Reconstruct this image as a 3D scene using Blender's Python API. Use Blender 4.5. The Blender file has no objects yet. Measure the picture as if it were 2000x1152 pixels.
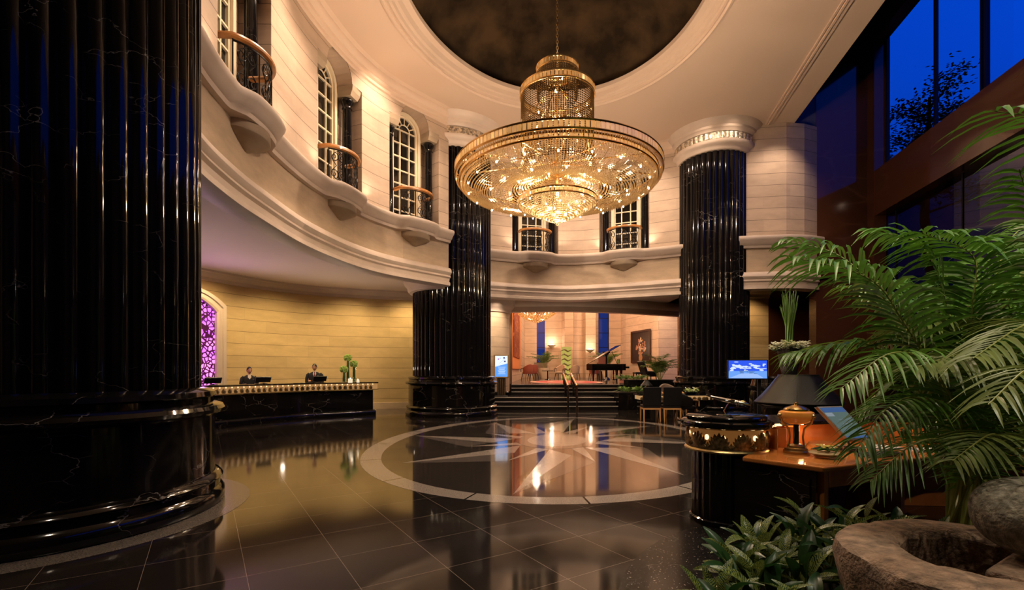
import bpy, math, random
from math import sin, cos, pi, sqrt, atan2, radians
from mathutils import Vector, Matrix
random.seed(7)
SC = bpy.context.scene
COL = SC.collection

# ------------------------------------------------------------ camera, sky, exposure
H = 1.55
cam_d = bpy.data.cameras.new('camera')
cam_d.sensor_width = 36.0
cam_d.lens = 944.0 / 2000.0 * 36.0
cam_d.shift_y = 146.0 / 2000.0
cam_d.clip_end = 400
cam = bpy.data.objects.new('camera', cam_d); COL.objects.link(cam)
cam.location = (0, 0, H); cam.rotation_euler = (pi / 2, 0, 0)
SC.camera = cam
SC.view_settings.view_transform = 'Standard'
SC.view_settings.look = 'None'
SC.view_settings.gamma = 1.0
SC.view_settings.exposure = 0.0
SC.cycles.max_bounces = 7
SC.cycles.diffuse_bounces = 4
SC.cycles.glossy_bounces = 4
SC.cycles.transparent_max_bounces = 12
SC.cycles.sample_clamp_indirect = 6.0
SC.cycles.caustics_reflective = False
SC.cycles.caustics_refractive = False

world = bpy.data.worlds.new('dusk sky'); SC.world = world; world.use_nodes = True
wn = world.node_tree.nodes; wl = world.node_tree.links
bg = wn['Background']
tc = wn.new('ShaderNodeTexCoord'); sep = wn.new('ShaderNodeSeparateXYZ'); rp = wn.new('ShaderNodeValToRGB')
wl.new(tc.outputs['Generated'], sep.inputs[0]); wl.new(sep.outputs['Z'], rp.inputs[0]); wl.new(rp.outputs[0], bg.inputs[0])
rp.color_ramp.elements[0].position = 0.0; rp.color_ramp.elements[0].color = (0.001, 0.004, 0.02, 1)
rp.color_ramp.elements[1].position = 0.8; rp.color_ramp.elements[1].color = (0.001, 0.085, 0.80, 1)
e = rp.color_ramp.elements.new(0.12); e.color = (0.002, 0.025, 0.22, 1)
e = rp.color_ramp.elements.new(0.42); e.color = (0.001, 0.06, 0.58, 1)
bg.inputs[1].default_value = 1.0

WARM = (1.0, 0.74, 0.535); WARM2 = (1.0, 0.60, 0.30)
def lamp(kind, loc, energy, color=WARM, size=0.1, aim=None, angle=None, blend=0.6, name='lamp'):
    d = bpy.data.lights.new(name, kind); d.energy = energy; d.color = color
    if kind == 'AREA': d.size = size
    else: d.shadow_soft_size = size
    if kind == 'SPOT': d.spot_size = radians(angle or 60); d.spot_blend = blend
    o = bpy.data.objects.new(name, d); COL.objects.link(o); o.location = loc
    if aim is not None:
        o.rotation_euler = (Vector(aim) - Vector(loc)).to_track_quat('-Z', 'Y').to_euler()
    return o

# chandelier: lamps among the crystal strands
CX, CY = 1.0, 10.68
for k in range(8):
    a = k * pi / 4 + .2
    lamp('POINT', (CX + 1.45 * cos(a), CY + 1.45 * sin(a), 5.95), 135, WARM, .06, name='chandelier_lamp')
for k in range(5):
    a = k * 2 * pi / 5 + .4
    lamp('POINT', (CX + .22 * cos(a), CY + .22 * sin(a), 5.14), 130, (1, .74, .46), .05, name='chandelier_lamp')
lamp('POINT', (CX, CY, 6.9), 120, WARM, .06, name='chandelier_lamp')
lamp('POINT', (CX, CY, 7.95), 45, WARM, .05, name='chandelier_lamp')
# recessed ceiling downlights washing the drum wall (position, target)
for x, y in ((-3.35, 7.9), (-3.3, 10.2), (-3.0, 12.3), (-2.2, 14.3), (.4, 16.7), (2.6, 17.2), (4.7, 16.5), (8.7, 14.9)):
    lamp('SPOT', (x, y, 9.72), 330, WARM, .05, (x * 1.32 - .1 if x < 0 else x * 1.02 + .02, y + (0 if x < 0 else 1.6), 4.5), 95, .9, 'ceiling_downlight')
# small uplights standing on the gallery ledge beside the windows
for x, y in ((-4.35, 7.0), (-4.38, 9.6), (-4.30, 11.0), (-3.82, 13.0), (-3.25, 14.3), (-2.4, 15.55), (.0, 18.15), (1.85, 18.55), (3.3, 18.45), (5.0, 17.75)):
    lamp('SPOT', (x + .05, y - .05, 6.1), 36, WARM, .04, (x + (.25 if x < 0 else 0), y - (0 if x < 0 else .3), 9.5), 120, .9, 'gallery_uplight')
# light on the capitals
for x, y in ((-2.1, 15.3), (-1.2, 15.6), (6.2, 15.4), (7.2, 15.2)):
    lamp('SPOT', (x, y, 9.74), 42, WARM, .04, (x, y + .7, 8.6), 110, .8, 'capital_downlight')
# downlights in the rings round the dome, throwing light across to the gallery front
for a in (0, 45, 75, 155, 195, 235, 270, 315):
    ca, sa = cos(radians(a)), sin(radians(a)); x, y = CX + 4.35 * ca, CY + 5.1 * sa
    lamp('SPOT', (x, y, 9.7), 300, WARM, .05, (x + 3.2 * ca, y + 4.5 * sa, 4.2), 110, .9, 'ring_downlight')
for x, y in ((-8.6, 13.3), (-7.4, 15.6), (-5.6, 17.0), (-8.6, 10.6)):  # unseen spots added behind the counter to brighten the soffit
    lamp('SPOT', (x, y, 1.6), 85, (1, .80, .62), .06, (x + 1.6, y - 1.2, 4.6), 150, 1, 'reception_soffit_fill')
for x, y in ((1.0, 20.0), (3.5, 20.0), (6.0, 20.6)):  # unseen spots added over the steps to brighten soffit and lounge opening
    lamp('SPOT', (x, y, .95), 50, WARM, .06, (x, y - .2, 4.6), 150, 1, 'far_soffit_fill')
lamp('SPOT', (9.8, 31.5, 6.5), 500, WARM, .06, (11.0, 33.8, 3), 90, .8, 'lounge_light')  # added to brighten the far right lounge wall
for p, q in (((5.0, 6.5), (-4.4, 8.6)), ((5.4, 9.5), (-4.3, 11.8)), ((5.8, 12.5), (-2.9, 14.8)), ((.5, 4.9), (1.5, 18.7)), ((2.6, 5.2), (5.0, 17.8)), ((4.9, 8.0), (9.2, 16.2))):  # spots added at ceiling height to put more warm light on the parapet
    d_ = sqrt((p[0] - q[0]) ** 2 + (p[1] - q[1]) ** 2); lamp('SPOT', (p[0], p[1], 9.7), 13 * d_ * d_, WARM, .06, (q[0], q[1], 4.7), 34, .9, 'parapet_fill')
# dome cove light
for a in range(0, 360, 45):
    lamp('POINT', (CX + 3.2 * cos(radians(a)), CY + 4.2 * sin(radians(a)), 10.35), 1.2, WARM, .1, name='dome_cove_light')
# downlights over the reception, yellow, and the lilac screen
for x, y in ((-8.9, 11.6), (-8.4, 14.2), (-7.2, 16.0), (-5.6, 17.4), (-3.7, 18.3)):
    lamp('SPOT', (x, y, 4.56), 230, (1, .72, .36), .06, (x * 1.09, y + .7, .3), 140, .8, 'reception_downlight')
# lounge
for x, y in ((1.5, 24), (4.5, 24.5), (2.5, 29), (6.5, 29), (2.5, 35), (6.5, 35.5), (1.0, 32)):
    lamp('POINT', (x, y, 8.0), 430, (1, .67, .43), .12, name='lounge_light')
for x, y in ((.2, 22.4), (8.8, 24.8)): lamp('SPOT', (x, y, 4.4), 160, WARM, .05, (x, y - .5, 1), 100, .8, 'lounge_light')
lamp('SPOT', (-.35, 19.5, 4.6), 260, WARM, .05, (-.8, 20.4, 2.6), 90, .8, 'under_gallery_fill')  # added to brighten the round stone pier
lamp('SPOT', (8.9, 17.6, 4.5), 110, (1, .66, .36), .05, (9.0, 18.8, 2), 110, .8, 'under_gallery_fill')  # added to brighten the wall under the right gallery
# near part of the hall
lamp('SPOT', (3.9, -.6, 4.6), 230, (1, .78, .55), .08, (3.0, 4.1, .6), 45, .9, 'foreground_fill')  # added out of view to lighten the shaded desk drawer
lamp('SPOT', (3.1, 19.9, 4.5), 60, WARM, .05, (3.1, 19.0, .3), 120, .8, 'step_downlight')
lamp('SPOT', (3.2, 5.5, 9.7), 900, (1, .80, .58), .08, (3.4, 4.4, 1), 70, .9, 'ceiling_downlight')
lamp('SPOT', (3.4, .6, 7.0), 750, (1, .92, .72), .12, (3.3, 3.6, 1), 75, .9, 'foreground_fill')  # added in mid-air to brighten the foreground plants
lamp('SPOT', (1.2, 2.4, 7.5), 280, (1, .90, .72), .12, (3.2, 3.6, 1.6), 60, .9, 'foreground_fill')  # second added spot on the plants
lamp('SPOT', (5.4, 6.4, 9.7), 900, (1, .80, .58), .08, (5.4, 9.2, 1.2), 60, .9, 'ceiling_downlight')
lamp('SPOT', (-1.5, 1.5, 9.7), 500, (1, .80, .58), .08, (-.5, 5.0, 0), 80, .9, 'ceiling_downlight')
lamp('SPOT', (5.8, 12.5, 9.7), 700, (1, .78, .55), .08, (5.4, 15.0, 0), 60, .9, 'ceiling_downlight')
# ------------------------------------------------------------ materials
MATS = {}
def newmat(name):
    m = bpy.data.materials.new(name); m.use_nodes = True; MATS[name] = m
    nt = m.node_tree; b = nt.nodes['Principled BSDF']
    return m, nt, b
def c3(c): return (c[0], c[1], c[2], 1)
def pbr(name, col, rough=.5, metal=0., spec=.5, emit=None, es=0., var=0., vscale=8., bump=0., bscale=40., trans=0., coat=0.):
    m, nt, b = newmat(name)
    b.inputs['Base Color'].default_value = c3(col); b.inputs['Roughness'].default_value = rough
    b.inputs['Metallic'].default_value = metal; b.inputs['Specular IOR Level'].default_value = spec
    if trans: b.inputs['Transmission Weight'].default_value = trans
    if coat: b.inputs['Coat Weight'].default_value = coat; b.inputs['Coat Roughness'].default_value = .05
    if emit: b.inputs['Emission Color'].default_value = c3(emit); b.inputs['Emission Strength'].default_value = es
    if var or bump:
        t = nt.nodes.new('ShaderNodeTexCoord'); n = nt.nodes.new('ShaderNodeTexNoise'); n.inputs['Scale'].default_value = vscale
        n.inputs['Detail'].default_value = 6
        nt.links.new(t.outputs['Object'], n.inputs['Vector'])
        if var:
            mx = nt.nodes.new('ShaderNodeMixRGB'); mx.inputs[1].default_value = c3([x * (1 - var) for x in col]); mx.inputs[2].default_value = c3([min(1, x * (1 + var)) for x in col])
            mr_ = nt.nodes.new('ShaderNodeMapRange'); mr_.inputs['From Min'].default_value = .36; mr_.inputs['From Max'].default_value = .64
            nt.links.new(n.outputs['Fac'], mr_.inputs[0]); nt.links.new(mr_.outputs[0], mx.inputs[0]); nt.links.new(mx.outputs[0], b.inputs['Base Color'])
        if bump:
            n2 = nt.nodes.new('ShaderNodeTexNoise'); n2.inputs['Scale'].default_value = bscale; n2.inputs['Detail'].default_value = 5
            nt.links.new(t.outputs['Object'], n2.inputs['Vector'])
            bp = nt.nodes.new('ShaderNodeBump'); bp.inputs['Strength'].default_value = bump; bp.inputs['Distance'].default_value = .02
            nt.links.new(n2.outputs['Fac'], bp.inputs['Height']); nt.links.new(bp.outputs[0], b.inputs['Normal'])
    return m
def emis(name, col, s):
    m, nt, b = newmat(name)
    b.inputs['Base Color'].default_value = (0, 0, 0, 1); b.inputs['Emission Color'].default_value = c3(col); b.inputs['Emission Strength'].default_value = s
    return m
def stone(name, col, row=.4, width=1.6, mortar=.007, dark=.35, var=.14):
    m, nt, b = newmat(name); N = nt.nodes; L = nt.links
    uv = N.new('ShaderNodeUVMap')
    def bricks(w, m, c1, c2, mo):
        br = N.new('ShaderNodeTexBrick'); br.inputs['Scale'].default_value = 1; br.inputs['Row Height'].default_value = row; br.inputs['Brick Width'].default_value = w
        br.inputs['Mortar Size'].default_value = m; br.inputs['Mortar Smooth'].default_value = .2; br.inputs['Bias'].default_value = 0
        br.inputs['Color1'].default_value = c3(c1); br.inputs['Color2'].default_value = c3(c2); br.inputs['Mortar'].default_value = c3(mo); L.new(uv.outputs[0], br.inputs['Vector']); return br
    b1 = bricks(width, .003, [x * (1 - var * .5) for x in col], [x * (1 + var * .4) for x in col], [x * .84 for x in col])
    b2 = bricks(900, mortar, (1, 1, 1), (1, 1, 1), (dark, dark, dark))
    br = N.new('ShaderNodeMixRGB'); br.blend_type = 'MULTIPLY'; br.inputs[0].default_value = 1; L.new(b1.outputs['Color'], br.inputs[1]); L.new(b2.outputs['Color'], br.inputs[2])
    t = N.new('ShaderNodeTexCoord'); n = N.new('ShaderNodeTexNoise'); n.inputs['Scale'].default_value = 1.3; n.inputs['Detail'].default_value = 8; n.inputs['Roughness'].default_value = .65
    mp = N.new('ShaderNodeMapping'); mp.inputs['Scale'].default_value = (1, 1, 3.2)
    L.new(t.outputs['Object'], mp.inputs[0]); L.new(mp.outputs[0], n.inputs['Vector'])
    mr = N.new('ShaderNodeMapRange'); mr.inputs['From Min'].default_value = .3; mr.inputs['From Max'].default_value = .7; mr.inputs['To Min'].default_value = 1 - var; mr.inputs['To Max'].default_value = 1 + var * .6
    L.new(n.outputs['Fac'], mr.inputs[0])
    mx = N.new('ShaderNodeVectorMath'); mx.operation = 'SCALE'
    L.new(br.outputs[0], mx.inputs[0]); L.new(mr.outputs[0], mx.inputs['Scale']); L.new(mx.outputs[0], b.inputs['Base Color'])
    b.inputs['Roughness'].default_value = .55; b.inputs['Specular IOR Level'].default_value = .3
    bp = N.new('ShaderNodeBump'); bp.inputs['Strength'].default_value = .35; bp.inputs['Distance'].default_value = .01; bp.invert = True
    L.new(b2.outputs['Fac'], bp.inputs['Height']); L.new(bp.outputs[0], b.inputs['Normal'])
    return m
def marble(name, base, vein, scale=.8, thin=.012, rough=.09, spots=0., amount=.8, stretch=(1, 1, 2.4), spec=.5):
    m, nt, b = newmat(name); N = nt.nodes; L = nt.links
    t = N.new('ShaderNodeTexCoord'); mp = N.new('ShaderNodeMapping'); mp.inputs['Scale'].default_value = stretch; mp.inputs['Rotation'].default_value = (.35, .25, .4)
    L.new(t.outputs['Object'], mp.inputs[0])
    n1 = N.new('ShaderNodeTexNoise'); n1.inputs['Scale'].default_value = 1.7 * scale; n1.inputs['Detail'].default_value = 6
    L.new(mp.outputs[0], n1.inputs['Vector'])
    ad = N.new('ShaderNodeMixRGB'); ad.inputs[0].default_value = .35
    L.new(mp.outputs[0], ad.inputs[1]); L.new(n1.outputs['Color'], ad.inputs[2])
    vo = N.new('ShaderNodeTexVoronoi'); vo.feature = 'DISTANCE_TO_EDGE'; vo.inputs['Scale'].default_value = 1.5 * scale
    L.new(ad.outputs[0], vo.inputs['Vector'])
    mr = N.new('ShaderNodeMapRange'); mr.inputs['From Min'].default_value = 0; mr.inputs['From Max'].default_value = thin; mr.inputs['To Min'].default_value = 1; mr.inputs['To Max'].default_value = 0
    L.new(vo.outputs['Distance'], mr.inputs[0])
    n2 = N.new('ShaderNodeTexNoise'); n2.inputs['Scale'].default_value = 1.1 * scale; n2.inputs['Detail'].default_value = 3; L.new(t.outputs['Object'], n2.inputs['Vector'])
    mk = N.new('ShaderNodeMapRange'); mk.inputs['From Min'].default_value = .5; mk.inputs['From Max'].default_value = .62; mk.inputs['To Max'].default_value = amount
    L.new(n2.outputs['Fac'], mk.inputs[0])
    mu = N.new('ShaderNodeMath'); mu.operation = 'MULTIPLY'; L.new(mr.outputs[0], mu.inputs[0]); L.new(mk.outputs[0], mu.inputs[1])
    fac = mu.outputs[0]
    if spots:
        n3 = N.new('ShaderNodeTexNoise'); n3.inputs['Scale'].default_value = 55; n3.inputs['Detail'].default_value = 4; L.new(t.outputs['Object'], n3.inputs['Vector'])
        m3 = N.new('ShaderNodeMapRange'); m3.inputs['From Min'].default_value = .655; m3.inputs['From Max'].default_value = .70; m3.inputs['To Max'].default_value = spots
        L.new(n3.outputs['Fac'], m3.inputs[0]); mm = N.new('ShaderNodeMath'); mm.operation = 'MAXIMUM'; L.new(fac, mm.inputs[0]); L.new(m3.outputs[0], mm.inputs[1]); fac = mm.outputs[0]
    mx = N.new('ShaderNodeMixRGB'); mx.inputs[1].default_value = c3(base); mx.inputs[2].default_value = c3(vein)
    L.new(fac, mx.inputs[0]); L.new(mx.outputs[0], b.inputs['Base Color'])
    b.inputs['Roughness'].default_value = rough; b.inputs['Specular IOR Level'].default_value = spec
    return m
def granite(name, a, b_, scale=90, rough=.25, lines=False):
    m, nt, b = newmat(name); N = nt.nodes; L = nt.links
    t = N.new('ShaderNodeTexCoord'); n = N.new('ShaderNodeTexNoise'); n.inputs['Scale'].default_value = scale; n.inputs['Detail'].default_value = 3
    L.new(t.outputs['Object'], n.inputs['Vector'])
    mr = N.new('ShaderNodeMapRange'); mr.inputs['From Min'].default_value = .35; mr.inputs['From Max'].default_value = .65; L.new(n.outputs['Fac'], mr.inputs[0])
    mx = N.new('ShaderNodeMixRGB'); mx.inputs[1].default_value = c3(a); mx.inputs[2].default_value = c3(b_)
    L.new(mr.outputs[0], mx.inputs[0]); L.new(mx.outputs[0], b.inputs['Base Color']); b.inputs['Roughness'].default_value = rough
    return m
def floor_mat():
    m, nt, b = newmat('polished black granite tiles'); N = nt.nodes; L = nt.links
    t = N.new('ShaderNodeTexCoord'); mp = N.new('ShaderNodeMapping')
    # tile grid: joints at 0.668 m, turned 32.4 degrees
    th = .566; mp.inputs['Rotation'].default_value = (0, 0, -th); mp.inputs['Location'].default_value = (-.265, -.13, 0)
    L.new(t.outputs['Object'], mp.inputs[0])
    br = N.new('ShaderNodeTexBrick'); br.offset = 0; br.inputs['Scale'].default_value = 1
    br.inputs['Row Height'].default_value = .668; br.inputs['Brick Width'].default_value = .668; br.inputs['Mortar Size'].default_value = .0022; br.inputs['Mortar Smooth'].default_value = .3
    br.inputs['Color1'].default_value = (.011, .0085, .0075, 1); br.inputs['Color2'].default_value = (.016, .0125, .0105, 1); br.inputs['Mortar'].default_value = (.20, .155, .125, 1)
    L.new(mp.outputs[0], br.inputs['Vector'])
    n = N.new('ShaderNodeTexNoise'); n.inputs['Scale'].default_value = 140; n.inputs['Detail'].default_value = 2; L.new(t.outputs['Object'], n.inputs['Vector'])
    mr = N.new('ShaderNodeMapRange'); mr.inputs['From Min'].default_value = .3; mr.inputs['From Max'].default_value = .75; mr.inputs['To Min'].default_value = .75; mr.inputs['To Max'].default_value = 1.6; L.new(n.outputs['Fac'], mr.inputs[0])
    mx = N.new('ShaderNodeVectorMath'); mx.operation = 'SCALE'; L.new(br.outputs['Color'], mx.inputs[0]); L.new(mr.outputs[0], mx.inputs['Scale'])
    L.new(mx.outputs[0], b.inputs['Base Color'])
    n4 = N.new('ShaderNodeTexNoise'); n4.inputs['Scale'].default_value = 1.2; L.new(t.outputs['Object'], n4.inputs['Vector'])
    r = N.new('ShaderNodeMapRange'); r.inputs['To Min'].default_value = .045; r.inputs['To Max'].default_value = .11; L.new(n4.outputs['Fac'], r.inputs[0])
    L.new(r.outputs[0], b.inputs['Roughness']); b.inputs['Specular IOR Level'].default_value = .62
    return m
def crystal_mat(name='cut crystal', g=(.97, .82, .58, 1), tl=(.92, .74, .46, 1), tf=.10, tm=.38):
    m = bpy.data.materials.new(name); m.use_nodes = True; nt = m.node_tree; N = nt.nodes; L = nt.links
    N.clear(); out = N.new('ShaderNodeOutputMaterial'); gl = N.new('ShaderNodeBsdfGlossy'); gl.inputs['Roughness'].default_value = .08; gl.inputs['Color'].default_value = g
    tr = N.new('ShaderNodeBsdfTranslucent'); tr.inputs['Color'].default_value = tl
    tp = N.new('ShaderNodeBsdfTransparent'); tp.inputs['Color'].default_value = (1, .93, .82, 1)
    a = N.new('ShaderNodeMixShader'); a.inputs[0].default_value = tm; L.new(gl.outputs[0], a.inputs[1]); L.new(tr.outputs[0], a.inputs[2])
    c = N.new('ShaderNodeMixShader'); c.inputs[0].default_value = tf; L.new(a.outputs[0], c.inputs[1]); L.new(tp.outputs[0], c.inputs[2])
    L.new(c.outputs[0], out.inputs[0]); return m
def glass_mat(name, tint, gl=.12, rough=0.02):
    m = bpy.data.materials.new(name); m.use_nodes = True; nt = m.node_tree; N = nt.nodes; L = nt.links
    N.clear(); out = N.new('ShaderNodeOutputMaterial'); g = N.new('ShaderNodeBsdfGlossy'); g.inputs['Roughness'].default_value = rough
    tp = N.new('ShaderNodeBsdfTransparent'); tp.inputs['Color'].default_value = c3(tint)
    lw = N.new('ShaderNodeLayerWeight'); lw.inputs[0].default_value = .5
    pw = N.new('ShaderNodeMath'); pw.operation = 'POWER'; pw.inputs[1].default_value = 4; L.new(lw.outputs['Facing'], pw.inputs[0])
    ad = N.new('ShaderNodeMath'); ad.operation = 'MULTIPLY_ADD'; ad.inputs[1].default_value = .8; ad.inputs[2].default_value = gl; L.new(pw.outputs[0], ad.inputs[0])
    mx = N.new('ShaderNodeMixShader'); L.new(ad.outputs[0], mx.inputs[0]); L.new(tp.outputs[0], mx.inputs[1]); L.new(g.outputs[0], mx.inputs[2])
    L.new(mx.outputs[0], out.inputs[0]); MATS[name] = m; return m
def leaf_mat(name, a, b_, scale=1., rough=.4, stripes=False):
    m, nt, b = newmat(name); N = nt.nodes; L = nt.links
    if stripes:
        uv = N.new('ShaderNodeUVMap'); wv = N.new('ShaderNodeTexWave'); wv.inputs['Scale'].default_value = 2.6; wv.inputs['Distortion'].default_value = 9; wv.inputs['Detail'].default_value = 2.5; wv.inputs['Detail Scale'].default_value = 1.5
        L.new(uv.outputs[0], wv.inputs['Vector']); src = wv.outputs['Fac']
        mr = N.new('ShaderNodeMapRange'); mr.inputs['From Min'].default_value = .45; mr.inputs['From Max'].default_value = .58; L.new(src, mr.inputs[0]); src = mr.outputs[0]
    else:
        t = N.new('ShaderNodeTexCoord'); n = N.new('ShaderNodeTexNoise'); n.inputs['Scale'].default_value = 5 * scale; L.new(t.outputs['Object'], n.inputs['Vector']); src = n.outputs['Fac']
    mx = N.new('ShaderNodeMixRGB'); mx.inputs[1].default_value = c3(a); mx.inputs[2].default_value = c3(b_); L.new(src, mx.inputs[0])
    L.new(mx.outputs[0], b.inputs['Base Color']); b.inputs['Roughness'].default_value = rough
    tr = N.new('ShaderNodeBsdfTranslucent'); L.new(mx.outputs[0], tr.inputs[0]); ms = N.new('ShaderNodeMixShader'); ms.inputs[0].default_value = .25
    L.new(b.outputs[0], ms.inputs[1]); L.new(tr.outputs[0], ms.inputs[2]); L.new(ms.outputs[0], N['Material Output'].inputs[0])
    return m
def lattice_mat():
    m, nt, b = newmat('glowing magenta lattice screen'); N = nt.nodes; L = nt.links
    uv = N.new('ShaderNodeUVMap'); vo = N.new('ShaderNodeTexVoronoi'); vo.feature = 'DISTANCE_TO_EDGE'; vo.inputs['Scale'].default_value = 7.5; L.new(uv.outputs[0], vo.inputs['Vector'])
    mr = N.new('ShaderNodeMapRange'); mr.inputs['From Min'].default_value = .1; mr.inputs['From Max'].default_value = .16; L.new(vo.outputs['Distance'], mr.inputs[0])
    v2 = N.new('ShaderNodeTexVoronoi'); v2.inputs['Scale'].default_value = 3; L.new(uv.outputs[0], v2.inputs['Vector'])
    rp_ = N.new('ShaderNodeValToRGB'); rp_.color_ramp.elements[0].color = (.45, .06, 1, 1); rp_.color_ramp.elements[1].color = (1, .25, .62, 1); L.new(v2.outputs['Distance'], rp_.inputs[0])
    mx = N.new('ShaderNodeMixRGB'); mx.inputs[1].default_value = (.02, 0, .012, 1); L.new(mr.outputs[0], mx.inputs[0]); L.new(rp_.outputs[0], mx.inputs[2])
    L.new(mx.outputs[0], b.inputs['Emission Color']); b.inputs['Emission Strength'].default_value = 2.2; b.inputs['Base Color'].default_value = (.03, .0, .02, 1)
    return m

STONE = stone('cream limestone blocks', (.49, .365, .27), row=.387, width=1.7)
STONE_Y = stone('golden limestone blocks', (.62, .45, .22), row=.405, width=1.5)
STONE_F = stone('honed limestone', (.57, .43, .295), row=9, width=1.9, mortar=.002, dark=.8, var=.2)
TRIM = pbr('cream plaster moulding', (.62, .50, .41), .5, var=.05, vscale=2)
CEIL = pbr('cream ceiling plaster', (.68, .51, .385), .7)
SOFF = pbr('pale soffit plaster', (.60, .50, .43), .7)
DOME = pbr('dark bronze mottled dome paint', (.042, .024, .010), .75, spec=.12, var=.6, vscale=1.2, bump=.9, bscale=2.2)
BLK = marble('black marble with white veins', (.0045, .004, .004), (.5, .45, .4), scale=1.5, thin=.008, rough=.07, amount=.5)
BLKC = marble('black column marble', (.0045, .004, .0045), (.4, .37, .35), scale=1.3, thin=.006, rough=.06, amount=.6, spec=.4)
SPECK = marble('black marble with white flecks', (.010, .0085, .0085), (.42, .37, .33), scale=2.2, thin=.004, rough=.14, spots=.9, amount=.6)
GRAN = granite('pale grey granite', (.15, .125, .105), (.34, .29, .25), rough=.12)
GRAN2 = granite('mid grey granite', (.055, .045, .04), (.12, .10, .088), rough=.09)
GRAN3 = granite('dark speckled granite', (.015, .012, .010), (.042, .034, .03), rough=.06, scale=120)
FLOOR = floor_mat()
REDM = marble('red brown polished marble', (.068, .024, .012), (.11, .045, .025), scale=.5, thin=.05, rough=.08, spec=.7)
CRYS = crystal_mat()
CRYS_B = crystal_mat('amber toned crystal beads', (.92, .72, .44, 1), (1.0, .78, .46, 1), .04, .58)
CRYS_D = crystal_mat('smoky crystal beads', (.42, .30, .15, 1), (.26, .18, .085, 1), .04)
GOLD = pbr('gold plated metal', (.85, .56, .22), .22, 1)
BRASS = pbr('antique brass', (.50, .36, .16), .32, 1)
BRONZE = pbr('dark gilt bronze relief', (.26, .175, .08), .42, .85, var=.5, vscale=30)
SILV = pbr('silvered relief', (.62, .55, .44), .35, .8, var=.6, vscale=14, bump=1, bscale=18)
IRON = pbr('black wrought iron', (.012, .010, .009), .35, .6)
WOODR = pbr('varnished handrail wood', (.42, .17, .045), .3, coat=.4, var=.2)
WOODD = pbr('orange cherry veneer', (.58, .20, .045), .22, var=.18, vscale=3, coat=.5)
WOODL = pbr('light oak leg wood', (.50, .27, .11), .35)
CREAM = pbr('cream painted joinery', (.72, .60, .42), .45)
PANE = pbr('dark window pane', (.01, .008, .006), .05, spec=.8)
LEATH = pbr('black leather upholstery', (.006, .005, .006), .5, spec=.3)
PIANO = pbr('black piano lacquer', (.004, .004, .005), .06)
DARK = pbr('dark charcoal plastic', (.012, .012, .014), .35)
GLASS = glass_mat('clear glass', (.95, .98, .96), .06)
WGLASS = glass_mat('window glass', (.85, .90, 1.0), .02)
LATT = lattice_mat()
WARMLIT = emis('warm concealed light strip', (1, .52, .18), 2.6)
BULB = emis('clear lamp bulb', (1, .80, .52), 32)
GREEN1 = leaf_mat('palm leaf green', (.035, .11, .008), (.12, .27, .025))
GREEN2 = leaf_mat('olive palm leaf', (.07, .12, .02), (.20, .24, .05))
AGL = leaf_mat('variegated evergreen leaf', (.012, .038, .008), (.20, .235, .055), stripes=True, rough=.35)
AGLD = leaf_mat('deep green leaf', (.008, .032, .008), (.02, .06, .012), rough=.35)
STEM = pbr('yellow green stalk', (.22, .24, .05), .5)
STALK = pbr('pale green reed stalk', (.14, .28, .05), .5)
FLOW = pbr('lime green flower head', (.52, .74, .16), .6, var=.3, vscale=60, bump=.8, bscale=50)
WHITEF = pbr('ivory flower petals', (.85, .86, .62), .5)
SKIN = pbr('skin', (.55, .30, .20), .5)
HAIR = pbr('black hair', (.006, .005, .005), .35)
SUIT = pbr('black suit cloth', (.008, .008, .010), .8)
SHIRT = pbr('white shirt cloth', (.70, .62, .58), .7)
REDC = pbr('dark red tie cloth', (.22, .02, .02), .5)
ROCK = pbr('weathered brown stone', (.21, .135, .088), .85, var=.45, vscale=12, bump=1, bscale=45)
ROCKG = pbr('rough grey granite boulder', (.20, .18, .135), .8, var=.4, vscale=25, bump=1, bscale=38)
SOIL = pbr('dark potting soil', (.012, .008, .005), .95)
POTM = pbr('hammered pewter', (.022, .021, .017), .28, .7, bump=.35, bscale=160)
VASEM = pbr('ribbed pewter vase', (.13, .11, .12), .28, .8, var=.5, vscale=60, bump=.8, bscale=90)
AMBER = pbr('amber glazed ceramic', (.78, .30, .055), .25, coat=.6, emit=(1, .35, .05), es=.05)

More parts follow.
